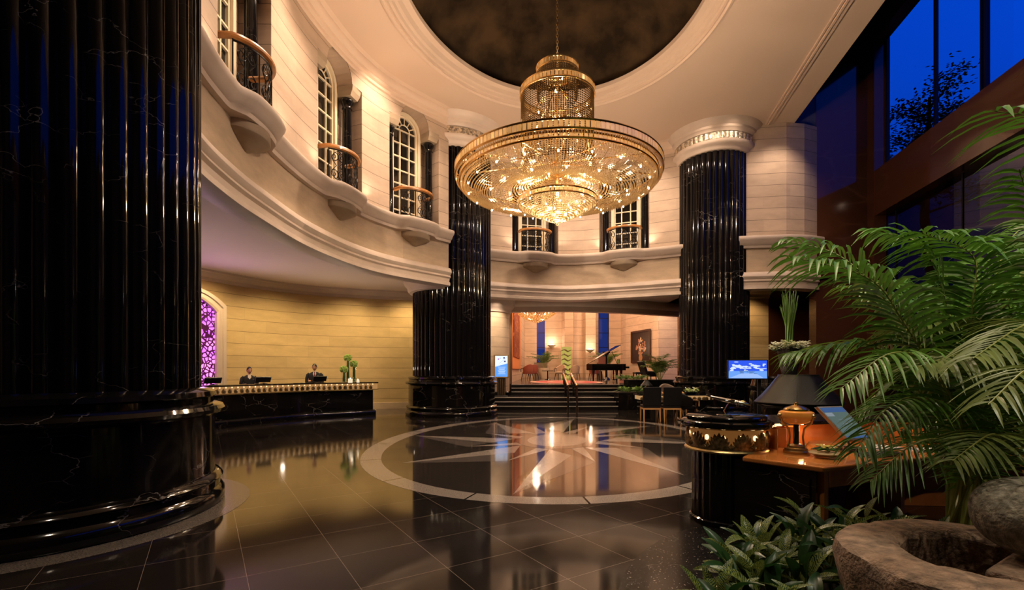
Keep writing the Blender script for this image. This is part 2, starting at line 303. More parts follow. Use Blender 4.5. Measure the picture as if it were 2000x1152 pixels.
# ------------------------------------------------------------ mesh builder
class MB:
    def __init__(s): s.v = []; s.f = []; s.m = []; s.uv = []; s.s = []
    def face(s, idx, mat=0, uv=None, sm=False):
        s.f.append(tuple(idx)); s.m.append(mat); s.uv.append(uv); s.s.append(sm)
    def add(s, pts, faces, mat=0, sm=False):
        b = len(s.v); s.v += [tuple(p) for p in pts]
        for f in faces: s.face([b + i for i in f], mat, None, sm)
    def grid(s, rows, mat=0, sm=True, cu=False, cv=False, uvs=None, flip=False):
        b = len(s.v); nv = len(rows); nu = len(rows[0])
        for r in rows: s.v += [tuple(p) for p in r]
        for j in range(nv if cv else nv - 1):
            for i in range(nu if cu else nu - 1):
                a = (j, i), (j, (i + 1) % nu), ((j + 1) % nv, (i + 1) % nu), ((j + 1) % nv, i)
                if flip: a = a[::-1]
                uv = None
                if uvs: uv = [uvs[q[0]][q[1]] for q in a]
                s.face([b + q[0] * nu + q[1] for q in a], mat, uv, sm)
        return b
    def box(s, c, d, rot=0, mat=0, tilt=None):
        x, y, z = [q / 2 for q in d]; P = []
        M = Matrix.Rotation(rot, 3, 'Z')
        if tilt is not None: M = M @ tilt
        for sx in (-1, 1):
            for sy in (-1, 1):
                for sz in (-1, 1):
                    p = M @ Vector((sx * x, sy * y, sz * z)); P.append((p.x + c[0], p.y + c[1], p.z + c[2]))
        s.add(P, [(0, 1, 3, 2), (4, 6, 7, 5), (0, 4, 5, 1), (2, 3, 7, 6), (0, 2, 6, 4), (1, 5, 7, 3)], mat)
    def lathe(s, prof, seg=32, c=(0, 0, 0), mat=0, a0=0, a1=2 * pi, sx=1, sy=1, rot=0, flute=None, cap=False, sm=True):
        full = abs(a1 - a0 - 2 * pi) < 1e-6; rows = []
        n = seg if full else seg + 1
        for r, z in prof:
            row = []
            for i in range(n):
                a = a0 + (a1 - a0) * i / seg; rr = r + (flute(a, r, z) if flute else 0)
                x, y = rr * cos(a) * sx, rr * sin(a) * sy
                row.append((c[0] + x * cos(rot) - y * sin(rot), c[1] + x * sin(rot) + y * cos(rot), c[2] + z))
            rows.append(row)
        b = s.grid(rows, mat, sm, cu=full)
        if cap and full:
            s.face([b + i for i in range(n)][::-1], mat); k = b + (len(prof) - 1) * n; s.face([k + i for i in range(n)], mat)
    def tube(s, pts, r, seg=8, mat=0, closed=False, cap=True):
        pts = [Vector(p) for p in pts]; n = len(pts); rows = []; up = None
        for i, p in enumerate(pts):
            t = (pts[(i + 1) % n] - pts[i - 1]) if closed else (pts[min(i + 1, n - 1)] - pts[max(i - 1, 0)])
            if t.length < 1e-9: t = Vector((0, 0, 1))
            t.normalize()
            if up is None: up = Vector((0, 0, 1)) if abs(t.z) < .9 else Vector((1, 0, 0))
            a = t.cross(up)
            if a.length < 1e-6: a = t.cross(Vector((1, .1, 0)))
            a.normalize(); b_ = a.cross(t); up = b_
            rr = r[i] if isinstance(r, (list, tuple)) else r
            rows.append([tuple(p + (a * cos(q * 2 * pi / seg) + b_ * sin(q * 2 * pi / seg)) * rr) for q in range(seg)])
        b = s.grid(rows, mat, True, cu=True, cv=closed, flip=True)
        if cap and not closed:
            s.face([b + i for i in range(seg)], mat); k = b + (n - 1) * seg; s.face([k + i for i in range(seg)][::-1], mat)
    def ell(s, c, r, seg=16, rings=8, mat=0, M=None):
        rows = []
        for j in range(rings + 1):
            ph = -pi / 2 + pi * j / rings; ph = max(-pi / 2 + .01, min(pi / 2 - .01, ph))
            row = []
            for i in range(seg):
                a = 2 * pi * i / seg; p = Vector((r[0] * cos(ph) * cos(a), r[1] * cos(ph) * sin(a), r[2] * sin(ph)))
                if M is not None: p = M @ p
                row.append((c[0] + p.x, c[1] + p.y, c[2] + p.z))
            rows.append(row)
        s.grid(rows, mat, True, cu=True)
    def prism(s, poly, z0, z1, mat=0, M=None):
        n = len(poly); P = [(x, y, z0) for x, y in poly] + [(x, y, z1) for x, y in poly]
        if M is not None: P = [tuple(M @ Vector(p)) for p in P]
        s.add(P, [tuple(range(n))[::-1], tuple(range(n, 2 * n))] + [(i, (i + 1) % n, n + (i + 1) % n, n + i) for i in range(n)], mat)
    def octa(s, c, r, h=None, mat=0):
        h = h or r; x, y, z = c
        s.add([(x + r, y, z), (x, y + r, z), (x - r, y, z), (x, y - r, z), (x, y, z + h), (x, y, z - h)],
              [(0, 1, 4), (1, 2, 4), (2, 3, 4), (3, 0, 4), (1, 0, 5), (2, 1, 5), (3, 2, 5), (0, 3, 5)], mat)
    def mesh(s, name, mats):
        me = bpy.data.meshes.new(name); me.from_pydata(s.v, [], s.f)
        for m in (mats if isinstance(mats, (list, tuple)) else [mats]): me.materials.append(m)
        me.polygons.foreach_set('material_index', s.m); me.polygons.foreach_set('use_smooth', s.s)
        if any(u for u in s.uv):
            ul = me.uv_layers.new(name='UVMap'); data = []
            for f, u in zip(s.f, s.uv):
                u = u or [(0, 0)] * len(f)
                for q in u: data += [q[0], q[1]]
            ul.data.foreach_set('uv', data)
        me.update()
        if any(s.s):
            try: me.set_sharp_from_angle(angle=radians(42))
            except Exception: pass
        return me
    def build(s, name, mats, parent=None, loc=None, bevel=0, rotz=0):
        o = bpy.data.objects.new(name, s.mesh(name, mats)); COL.objects.link(o)
        if parent: o.parent = parent
        if loc: o.location = loc
        if rotz: o.rotation_euler = (0, 0, rotz)
        if bevel:
            b = o.modifiers.new('bevel', 'BEVEL'); b.width = bevel; b.segments = 2; b.limit_method = 'ANGLE'
        return o

def thing(name, label, cat, loc=(0, 0, 0), rotz=0, group=None):
    o = bpy.data.objects.new(name, None); COL.objects.link(o); o.empty_display_size = .1
    o.location = loc; o.rotation_euler = (0, 0, rotz); o['label'] = label; o['category'] = cat
    if group: o['group'] = group
    return o
def tag(o, label, cat, group=None, kind=None):
    o['label'] = label; o['category'] = cat
    if group: o['group'] = group
    if kind: o['kind'] = kind
    return o
def struct(o): o['kind'] = 'structure'; return o
def dup(root, loc=None, rotz=None, label=None, scale=None):
    def cp(o, par):
        n = o.copy(); COL.objects.link(n); n.parent = par
        for ch in list(kids.get(o, [])): cp(ch, n)
        return n
    kids = {}
    for o in bpy.data.objects:
        if o.parent: kids.setdefault(o.parent, []).append(o)
    r = cp(root, None)
    if loc is not None: r.location = loc
    if rotz is not None: r.rotation_euler = (0, 0, rotz)
    if label: r['label'] = label
    if scale: r.scale = (scale,) * 3 if not isinstance(scale, tuple) else scale
    return r
def at(x, y, Y):
    """point of the place seen at pixel x, y of the photograph at depth Y metres"""
    return Vector(((x - 1000) / 944 * Y, Y, H + (722 - y) / 944 * Y))
def cr(P, n=12):
    P = [Vector(p) for p in P]; P = [2 * P[0] - P[1]] + P + [2 * P[-1] - P[-2]]; out = []
    for i in range(1, len(P) - 2):
        a, b, c, d = P[i - 1:i + 3]
        for k in range(n):
            t = k / n; out.append(.5 * ((2 * b) + (c - a) * t + (2 * a - 5 * b + 4 * c - d) * t * t + (3 * b - a - 3 * c + d) * t ** 3))
    out.append(P[-2]); return out
class Plan:
    """a curve on the floor plan; pt(s, d) is the point s metres along and d metres to its right"""
    def __init__(s, P, n=24):
        s.lin = n == 1; c = cr([(x, y, 0) for x, y in P], n) if n > 1 else [Vector((x, y, 0)) for x, y in P]
        s.c = c; s.s = [0]
        for a, b in zip(c, c[1:]): s.s.append(s.s[-1] + (b - a).length)
        s.L = s.s[-1]
    def pt(s, t, d=0.0):
        t = max(0, min(s.L - 1e-6, t)); lo, hi = 0, len(s.s) - 1
        while hi - lo > 1:
            m = (lo + hi) // 2
            if s.s[m] <= t: lo = m
            else: hi = m
        k = (t - s.s[lo]) / (s.s[hi] - s.s[lo]); p = s.c[lo].lerp(s.c[hi], k)
        a = s.c[max(lo - 1, 0)]; b = s.c[min(hi + 1, len(s.c) - 1)]
        tt = (b - a).normalized(); n = Vector((tt.y, -tt.x, 0)); return p + n * d
    def vert(s, i, d):
        n = None
        for a, b in ((i - 1, i), (i, i + 1)):
            if a < 0 or b >= len(s.c): continue
            t = (s.c[b] - s.c[a]).normalized(); m = Vector((t.y, -t.x, 0)); n = m if n is None else n + m
        n.normalize()
        j = i if i < len(s.c) - 1 else i - 1; t = (s.c[j + 1] - s.c[j]).normalized(); k = max(.4, n.dot(Vector((t.y, -t.x, 0)))); return s.c[i] + n * (d / k)
    def ang(s, t):
        a = s.pt(t - .05); b = s.pt(t + .05); return atan2(b.y - a.y, b.x - a.x)
def sweep(plan, prof, s0=0, s1=None, step=.25, mat=0, mb=None, bump=None, sm=True, caps=True, flip=False):
    """run a profile of (distance into the room, height) along a plan curve"""
    mb = mb or MB(); s1 = plan.L if s1 is None else s1; n = max(1, int(round((s1 - s0) / step))); rows = []; uvs = []
    vl = [0]
    for a, b in zip(prof, prof[1:]): vl.append(vl[-1] + sqrt((a[0] - b[0]) ** 2 + (a[1] - b[1]) ** 2))
    if plan.lin: n = len(plan.c) - 1
    for i in range(n + 1):
        if plan.lin:
            rows.append([tuple(plan.vert(i, q[0]) + Vector((0, 0, q[1]))) for q in prof]); uvs.append([(plan.s[i], q[1]) for q in prof]); continue
        t = s0 + (s1 - s0) * i / n; bb = bump(t) if bump else 0
        rows.append([tuple(plan.pt(t, q[0] + (bb if len(q) < 3 else bb * q[2])) + Vector((0, 0, q[1]))) for q in prof])
        uvs.append([(t, q[1] if prof[0][1] != prof[-1][1] else v) for q, v in zip(prof, vl)])
    b = mb.grid(rows, mat, sm, uvs=uvs, flip=flip)
    if caps and len(prof) > 2:
        k = len(prof); mb.face([b + i for i in range(k)], mat); mb.face([b + n * k + i for i in range(k)][::-1], mat)
    return mb
def arcpts(r, a0, a1, n, c=(0, 0)): return [(c[0] + r * cos(a0 + (a1 - a0) * i / n), c[1] + r * sin(a0 + (a1 - a0) * i / n)) for i in range(n + 1)]
UD = Vector((.207, .979, 0)).normalized(); VD = Vector((UD.y, -UD.x, 0))
# ------------------------------------------------------------ the shell
CE = 9.8
WL = Plan([(-4.22, 6.05), (-4.44, 7.1), (-4.57, 8.6), (-4.5, 11.0), (-3.78, 13.45), (-2.05, 15.62)])
WF = Plan([(-1.9, 17.25), (-.78, 18.02), (.9, 18.62), (2.65, 18.8), (5.7, 17.6), (7.3, 16.55)])
R = Plan([(-6.5, .5), (-9.3, 4.0), (-10.4, 8.0), (-10.5, 11.5), (-9.65, 15.0), (-7.8, 17.9), (-4.3, 19.4), (-1.9, 19.95), (-.9, 20.4)])
FW = Plan([(7.6, 16.35), (9.15, 16.12), (9.8, 16.2), (10.36, 16.42)], n=1)
WIN = [(WL, 2.25), (WL, 6.05), (WL, 8.98), (WF, 3.15), (WF, 6.60)]; HW = .93
# floor with the inlaid compass
fm = MB()
fm.add([(-14, -8, 0), (16, -8, 0), (16, 46, 0), (-14, 46, 0)], [(0, 1, 2, 3)], 0)
CC = Vector((CX, CY, 0))
def ep(rn, ang, z, ru=4.86, rv=3.41):
    p = CC + UD * (ru * rn * cos(ang)) + VD * (rv * rn * sin(ang)); return (p.x, p.y, z)
fm.add([ep(1, 2 * pi * i / 96, .0012) for i in range(96)], [tuple(range(96))], 1)
rows = [[ep(1, 2 * pi * i / 96, .0016) for i in range(96)], [ep(1, 2 * pi * i / 96, .0016, 5.17, 3.78) for i in range(96)]]
fm.grid(rows, 2, False, cu=True)
for k in range(16):
    a = 2 * pi * (k + .35) / 16; d = .0035
    fm.add([ep(1, a - d, .0019), ep(1, a + d, .0019), ep(1, a + d, .0019, 5.17, 3.78), ep(1, a - d, .0019, 5.17, 3.78)], [(0, 1, 2, 3)], 4)
for k in range(8):
    a = pi + k * pi / 4; r = .985 if k % 2 == 0 else .93
    s_ = -1
    fm.add([ep(r, a, .0024), ep(.27, a, .0024), ep(.41, a + s_ * radians(20), .0024)], [(0, 1, 2)], 2)
    fm.add([ep(r, a, .0022), ep(.41, a + s_ * radians(20), .0022), ep(.57, a + s_ * radians(28.5), .0022)], [(0, 1, 2)], 3)
    fm.add([ep(.26, a + s_ * radians(27), .0026), ep(.26, a + s_ * radians(45), .0026), ep(.57, a + s_ * radians(28.5), .0026)], [(0, 1, 2)], 2)
fm.add([ep(.255, 2 * pi * i / 48, .003) for i in range(48)], [tuple(range(48))], 3)
fm.add([ep(.19, 2 * pi * i / 48, .0034) for i in range(48)], [tuple(range(48))], 2)
NC = (-4.97, 5.2); MC = (-2.12, 17.1); RC = (7.17, 17.2)
for c in (NC,):
    fm.grid([[(c[0] + r * cos(a * pi / 48), c[1] + r * sin(a * pi / 48), .0018) for a in range(96)] for r in (1.5, 1.89)], 2 + 3, False, cu=True)
# black fleck marble ring round the planting bed
PB = (3.2, 2.6)
fm.grid([[(PB[0] + r * cos(a * pi / 48), PB[1] + r * sin(a * pi / 48), .002) for a in range(96)] for r in (1.6, 2.58)], 6, False, cu=True)
floor = struct(fm.build('floor', [FLOOR, GRAN3, GRAN, GRAN2, BLK, granite('ring granite', (.07, .06, .05), (.17, .145, .12), rough=.2), SPECK, GRAN]))

def seg_wall(plan, s0, s1, z0, z1, opens, mat, name, depth=.62, step=.2, arch=.53, zs=8.97, zb=6.0):
    mb = MB(); cuts = set([s0, s1])
    for c in opens: cuts |= {c - HW, c + HW, c - arch, c + arch}
    for c in opens:
        for k in range(1, 12): cuts.add(c - arch * cos(pi * k / 12))
    t = s0
    while t < s1:
        if not any(abs(t - c) < HW for c in opens): cuts.add(t)
        t += step
    cuts = sorted(q for q in cuts if s0 <= q <= s1)
    def inside(t):
        for c in opens:
            if abs(t - c) < HW - 1e-5: return c
    def ztop(t, c): return zs + (sqrt(max(0, arch * arch - (t - c) ** 2)) if abs(t - c) < arch else 0)
    def q(t, z, d=0): p = plan.pt(t, d); return (p.x, p.y, z)
    for a, b in zip(cuts, cuts[1:]):
        if b - a < 1e-6: continue
        c = inside((a + b) / 2)
        za, zb_ = (ztop(a, c), ztop(b, c)) if c else (z0, z0)
        i = len(mb.v); mb.v += [q(a, za), q(b, zb_), q(b, z1), q(a, z1)]
        mb.face([i, i + 1, i + 2, i + 3], 0, [(a, za), (b, zb_), (b, z1), (a, z1)])
        if c:
            i = len(mb.v); mb.v += [q(a, za), q(b, zb_), q(b, zb_, -depth), q(a, za, -depth)]
            mb.face([i, i + 1, i + 2, i + 3], 0, [(a, 0), (b, 0), (b, .3), (a, .3)])
            i = len(mb.v); mb.v += [q(a, zb, -depth), q(b, zb, -depth), q(b, z1, -depth), q(a, z1, -depth)]
            mb.face([i, i + 1, i + 2, i + 3], 0, [(a, zb), (b, zb), (b, z1), (a, z1)])
            i = len(mb.v); mb.v += [q(a, zb, .02), q(b, zb, .02), q(b, zb, -depth), q(a, zb, -depth)]
            mb.face([i, i + 1, i + 2, i + 3], 0, [(0, 0)] * 4)
    for c in opens:
        for e in (-HW, HW):
            i = len(mb.v); mb.v += [q(c + e, zb), q(c + e, zs), q(c + e, zs, -depth), q(c + e, zb, -depth)]
            mb.face([i, i + 1, i + 2, i + 3], 0, [(.3, zb), (.3, zs), (.3 + depth, zs), (.3 + depth, zb)])
    return struct(mb.build(name, mat))
seg_wall(WL, 0, WL.L, 6.0, CE, [c for p, c in WIN if p is WL], STONE, 'wall_left')
seg_wall(WF, 0, WF.L, 6.0, CE, [c for p, c in WIN if p is WF], STONE, 'wall_far')
struct(sweep(FW, [(0, 6.0), (0, CE)], step=5, sm=False).build('wall_right', STONE))
def bumper(pl):
    cs = [c for p, c in WIN if p is pl]
    def bump(t):
        for c in cs:
            x = abs(t - c)
            if x < .80:
                k = max(0, min(1, (.80 - x) / .30)); k = k * k * (3 - 2 * k)
                return .15 * k + .10 * max(0, cos(min(x, .7) / .7 * pi / 2))
        return 0
    return bump
LEDGE = [(0, 5.62, 0), (.09, 5.63), (.11, 5.70), (.16, 5.73), (.19, 5.80), (.25, 5.86), (.28, 5.93), (.26, 5.99), (.22, 6.01), (-.02, 6.01, 0)]
FASC = [(0, 4.84), (.07, 4.82), (.13, 4.76), (.15, 4.67), (.11, 4.60), (.08, 4.58), (.11, 4.52), (.05, 4.48), (.03, 4.38), (.08, 4.35), (.08, 4.26), (.03, 4.24), (-.32, 4.24), (-.36, 4.66)]
CORN = [(0, CE - .40), (.05, CE - .38), (.05, CE - .30), (.12, CE - .27), (.13, CE - .20), (.20, CE - .17), (.24, CE - .09), (.24, CE - .04), (.34, CE)]
n_ = 0
for pl, a, b, nm in ((WL, 0, WL.L, 'left'), (WF, 0, WF.L, 'far'), (FW, 0, FW.L, 'right')):
    st = .1 if pl is not FW else 5; bump = bumper(pl)
    struct(sweep(pl, [(0, 4.8), (0, 5.66)], a, b, step=.25 if pl is not FW else 5, sm=pl is not FW).build('wall_parapet_' + nm, STONE_F))
    for prof, bp in ((LEDGE, bump if pl is not FW else None), (FASC, None)):
        n_ += 1; struct(sweep(pl, prof, a, b, step=st, bump=bp, sm=True).build('trim_%d' % n_, TRIM))
    if pl is not FW: n_ += 1; struct(sweep(pl, CORN, a, b, step=.25).build('trim_%d' % n_, CEIL))
# half bowls under the ledge bulges
for pl, c in WIN:
    p = pl.pt(c); mb = MB()
    pr = [(1, 5.64), (1.0, 5.49), (.97, 5.475), (.72, 5.42), (.45, 5.36), (.22, 5.30), (.02, 5.27)]
    mb.lathe(pr, 28, a0=pi, a1=2 * pi, sx=.50, sy=.36, rot=0)
    o = struct(mb.build('trim_%d' % (n_ + 1), STONE_F, loc=(p.x, p.y, 0), rotz=pl.ang(c))); n_ += 1

# reception wall, its cornice and base, the ceiling below the gallery
struct(sweep(R, [(0, 0), (0, 4.7)], step=.25).build('wall_reception', STONE_Y))
struct(sweep(R, [(0, 4.34), (.05, 4.36), (.07, 4.45), (.16, 4.50), (.20, 4.58), (.26, 4.60), (.28, 4.66)], step=.25).build('trim_%d' % (n_ + 1), TRIM)); n_ += 1
struct(sweep(R, [(0, .26), (.03, .25), (.04, 0)], step=.25).build('baseboard_left', STONE_F))
def soffit(P1, a1, b1, d1, P2, a2, b2, z, name, mat, nu=40):
    rows = []
    for i in range(nu + 1):
        t = i / nu; p = P1.pt(a1 + (b1 - a1) * t, d1); q = P2.pt(a2 + (b2 - a2) * t, 0); rows.append([(p.x, p.y, z), (q.x, q.y, z)])
    mb = MB(); mb.grid(rows, 0, False); return struct(mb.build(name, mat))
soffit(WL, 0, WL.L, -.3, R, 0, R.L, 4.66, 'ceiling', SOFF)
IB = Plan([(-1.4, 21.3), (.08, 21.2), (1.5, 21.05), (3.03, 21.1), (5.4, 21.7), (7.7, 22.8), (10.5, 24)])
soffit(WF, 0, WF.L, -.3, IB, 0, IB.L, 4.66, 'ceiling', SOFF)
struct(sweep(IB, [(0, 4.7), (.10, 4.66), (.14, 4.5), (.10, 4.36), (.04, 4.3), (.04, 4.08), (-.3, 4.08), (-.3, 7.4)], step=.3).build('trim_%d' % (n_ + 1), TRIM)); n_ += 1
mb = MB(); mb.add([(7.2, 16.3, 4.66), (11.5, 16.3, 4.66), (12.5, 24, 4.66), (7.2, 24, 4.66)], [(0, 1, 2, 3)]); struct(mb.build('ceiling', SOFF))
# wall under the right gallery
RL = Plan([(7.9, 19.1), (8.95, 18.7), (9.95, 18.75)], n=1)
struct(sweep(RL, [(0, 0), (0, 4.66)], step=5, sm=False).build('wall_right_low', STONE_Y))
struct(sweep(RL, [(0, 4.3), (.08, 4.34), (.1, 4.45), (.2, 4.52), (.24, 4.66)], step=5, sm=False).build('trim_%d' % (n_ + 1), TRIM)); n_ += 1
mb = MB(); mb.box((11.4, 18.85, 2.33), (2.9, .2, 4.66)); mb.box((8.02, 20.9, 2.33), (.12, 3.4, 4.66)); struct(mb.build('wall_right_low', REDM))

# flat ceiling with the oval opening and its rings
def oval(ru, rv, z, n=120): return [tuple(CC + UD * ru * cos(2 * pi * i / n) + VD * rv * sin(2 * pi * i / n) + Vector((0, 0, z))) for i in range(n)]
def edge_pt(a, z):
    d = UD * cos(a) + VD * sin(a); L = 17.0
    # right edge of the ceiling is the line x = 6.1 + .207 y
    den = d.x - .207 * d.y
    if den > 1e-6: L = min(L, (6.1 + .207 * CY - CX) / den)
    if d.y > 1e-6: L = min(L, (19.9 - CY) / d.y)
    p = CC + d * L; return (p.x, p.y, z)
mb = MB(); N = 120
mb.grid([oval(4.68, 3.85, CE), [edge_pt(2 * pi * i / N, CE) for i in range(N)]], 0, False, cu=True)
mb.grid([[edge_pt(2 * pi * i / N, CE) for i in range(N)], [edge_pt(2 * pi * i / N, CE + .6) for i in range(N)]], 0, False, cu=True)
struct(mb.build('ceiling', CEIL))
mb = MB()
steps = [(4.74, 3.91, CE - .0), (4.74, 3.91, CE - .04), (4.69, 3.86, CE - .05), (4.66, 3.83, CE + .0), (4.63, 3.79, CE - .01), (4.62, 3.78, CE + .06), (4.58, 3.72, CE + .07), (4.56, 3.69, CE + .14), (4.52, 3.62, CE + .16), (4.50, 3.56, CE + .26), (4.44, 3.47, CE + .28), (4.40, 3.42, CE + .30), (4.40, 3.42, CE + .42), (4.6, 3.6, CE + .42)]
mb.grid([oval(*q) for q in steps], 0, True, cu=True)
struct(mb.build('trim_%d' % (n_ + 1), CEIL)); n_ += 1
mb = MB(); mb.grid([oval(4.75 * cos(t), 3.75 * cos(t), CE + .42 + 1.6 * sin(t)) for t in [k * (pi / 2 - .02) / 14 for k in range(15)]], 0, True, cu=True)
struct(mb.build('ceiling_dome', DOME))
mb = MB()
for k, (x0, w, h) in enumerate([(5.16, .05, .03), (5.24, .05, .06), (5.33, .09, .035)]):
    a = Vector((x0 + .207 * -4, -4, CE)); b = Vector((x0 + .207 * 16.3, 16.3, CE)); c = (a + b) / 2; mb.box((c.x, c.y, CE - h / 2), (w, (b - a).length, h), rot=-atan2(.207, 1))
struct(mb.build('trim_%d' % (n_ + 1), CEIL)); n_ += 1

# marble pier, window wall, roof over the void
mb = MB(); mb.box((11.2, 16.6, 7.5), (1.72, .4, 15), rot=-.03); mb.box((12.2, 17.8, 7.5), (.3, 2.4, 15)); struct(mb.build('wall_right_pier', REDM))
def xw(y, x0=8.65): return x0 + .207 * y
def upanel(mb, x0, y0, y1, z0, z1, th=.4):
    a = Vector((xw(y0, x0 + th / 2), y0, 0)); b = Vector((xw(y1, x0 + th / 2), y1, 0)); c = (a + b) / 2
    mb.box((c.x, c.y, (z0 + z1) / 2), (th, (b - a).length, z1 - z0), rot=-atan2(.207, 1))
mb = MB(); upanel(mb, 8.65, 15.9, 16.75, 0, 15); upanel(mb, 8.66, -7, 16.0, 6.62, 8.1, .7); upanel(mb, 8.65, -7, 16.0, 12.4, 15)
struct(mb.build('wall_window_side', REDM))
def uplane(mb, x0, y0, y1, z0, z1): mb.add([(xw(y0, x0), y0, z0), (xw(y1, x0), y1, z0), (xw(y1, x0), y1, z1), (xw(y0, x0), y0, z1)], [(0, 1, 2, 3)])
mb = MB(); uplane(mb, 9.0, -7, 16.0, 8.1, 12.4)
w1 = struct(mb.build('window_1', WGLASS))
FRM = pbr('dark bronze window frame', (.02, .018, .03), .3, .7)
mb = MB()
for y in (15.8, 13.45, 11.75, 11.62, 10.25, 8.4, 6.0, 3.6, 1.2): upanel(mb, 8.97, y - .03, y + .03, 8.1, 12.4, .09)
struct(mb.build('window_frame', FRM, parent=w1))
mb = MB(); uplane(mb, 9.0, -7, 16.0, 0, 6.62)
w2 = struct(mb.build('window_2', glass_mat('tinted street glass', (.022, .03, .045), .10)))
mb = MB()
for y in (15.3, 12.4, 9.6, 6.8, 4.0, 1.2): upanel(mb, 8.98, y - .02, y + .02, 0, 6.6, .05)
struct(mb.build('window_frame', FRM, parent=w2))
DK = pbr('dark unlit plaster', (.02, .02, .035), .8)
mb = MB(); mb.box((9, 5, 15.2), (9, 30, .3)); struct(mb.build('ceiling_void', DK))
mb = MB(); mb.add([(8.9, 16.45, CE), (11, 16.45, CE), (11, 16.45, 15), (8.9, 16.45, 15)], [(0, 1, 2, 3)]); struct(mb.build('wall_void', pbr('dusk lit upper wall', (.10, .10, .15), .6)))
mb = MB(); mb.add([(-12, -6, 0), (9, -6, 0), (9, -6, 16), (-12, -6, 16)], [(0, 1, 2, 3)]); mb.add([(-12, -6, 0), (-12, 21, 0), (-12, 21, 16), (-12, -6, 16)], [(0, 1, 2, 3)])
struct(mb.build('wall_back', pbr('brown timber back wall', (.05, .028, .016), .5)))

# tree outside the high window
def tree():
    t = thing('tree', 'dark leafy tree seen against the blue dusk sky through the high window', 'tree', (14.95, 17.3, 0)); rnd = random.Random(2)
    mb = MB(); mb.tube([(0, 0, 0), (.2, 0, 4), (-.1, .1, 7), (0, 0, 11.3)], [.25, .2, .14, .05], 10)
    tips = []
    for k in range(16):
        a = k * 2.4; z = 7.2 + .25 * k; l = rnd.uniform(.9, 2.0) * (1 - .03 * k); p = Vector((0, 0, z)); q = p + Vector((cos(a) * l, sin(a) * l, l * .5)); mb.tube([p, (p + q) / 2 + Vector((0, 0, -.15)), q], [.05, .03, .012], 6); tips += [q, (p + q) / 2, p.lerp(q, .75)]
    mb.build('trunk', pbr('dark bark', (.02, .015, .01), .9), t)
    mb = MB()
    for p in tips:
        for k in range(110):
            d = Vector((rnd.gauss(0, .3), rnd.gauss(0, .3), rnd.gauss(0, .2))); c = p + d; a = rnd.random() * 6.28; e = rnd.uniform(-.8, .5); u = Vector((cos(a) * cos(e), sin(a) * cos(e), sin(e))) * rnd.uniform(.10, .18); v = Vector((-sin(a), cos(a), 0)) * .045
            mb.add([tuple(c), tuple(c + u * .5 + v), tuple(c + u), tuple(c + u * .5 - v)], [(0, 1, 2, 3)])
    mb.build('leaves', pbr('dusk dark foliage', (.012, .022, .012), .8), t)['kind'] = 'stuff'
tree()
# ------------------------------------------------------------ gallery windows
def window_unit(i, pl, c):
    p = pl.pt(c); an = pl.ang(c)
    w_, zs, zb, ar = .53, 8.90, 6.02, .50
    def ring(r0, r1, y0, y1, mb, mat=0):
        outer = [(-r1, zb)] + [(-r1 * cos(pi * k / 16), zs + r1 * sin(pi * k / 16)) for k in range(17)] + [(r1, zb)]
        inner = [(-r0, zb)] + [(-r0 * cos(pi * k / 16), zs + r0 * sin(pi * k / 16)) for k in range(17)] + [(r0, zb)]
        rows = [[(x, y0, z) for x, z in inner], [(x, y1, z) for x, z in inner], [(x, y1, z) for x, z in outer], [(x, y0, z) for x, z in outer]]
        mb.grid(rows, mat, False, cv=True)
    mb = MB(); ring(.46, .56, .60, .44, mb); ring(.405, .46, .58, .50, mb)
    f = mb.build('window_%d' % (i + 3), CREAM, loc=(p.x, p.y, 0), rotz=an); struct(f)
    mb = MB()
    for x in (-.17, .17): mb.box((x, .53, (zb + zs) / 2), (.04, .05, zs - zb))
    for k in range(1, 8): mb.box((0, .53, zb + (zs - zb) * k / 7), (.84, .045, .035))
    mb.box((0, .53, zb + .04), (.84, .06, .1))
    for k in range(1, 6):
        a = pi * k / 6; mb.tube([(-.2 * cos(a), .53, zs + .2 * sin(a)), (-.42 * cos(a), .53, zs + .42 * sin(a))], .018, 6)
    mb.tube([(-.2 * cos(pi * k / 12), .53, zs + .2 * sin(pi * k / 12)) for k in range(13)], .02, 6)
    struct(mb.build('muntins', CREAM, parent=f))
    mb = MB(); mb.add([(-.42, .56, zb), (.42, .56, zb)] + [(.42 * cos(pi * k / 16), .56, zs + .42 * sin(pi * k / 16)) for k in range(17)], [tuple(range(19))])
    struct(mb.build('pane', PANE, parent=f))
    mb = MB()
    for s_ in (-1, 1):
        x = s_ * .735
        rows = [[(x + q[0] * hx, .28 + q[1] * hy, z) for q in ((-1, -1), (1, -1), (1, 1), (-1, 1))] for hx, hy, z in ((.17, .22, 8.72), (.19, .29, 8.84), (.198, .31, 8.97))]
        b = mb.grid(rows, 0, False, cu=True); mb.face([b, b + 1, b + 2, b + 3], 0)
    struct(mb.build('impost_block', STONE_F, parent=f))
lamp_ = None
WLAB = ['beside the nearest scrolled balcony', 'at the middle arched window of the left wall', 'at the arched window left of the middle pillar', 'at the far window behind the chandelier tip', 'at the far window left of the right pillar']
colproto = None
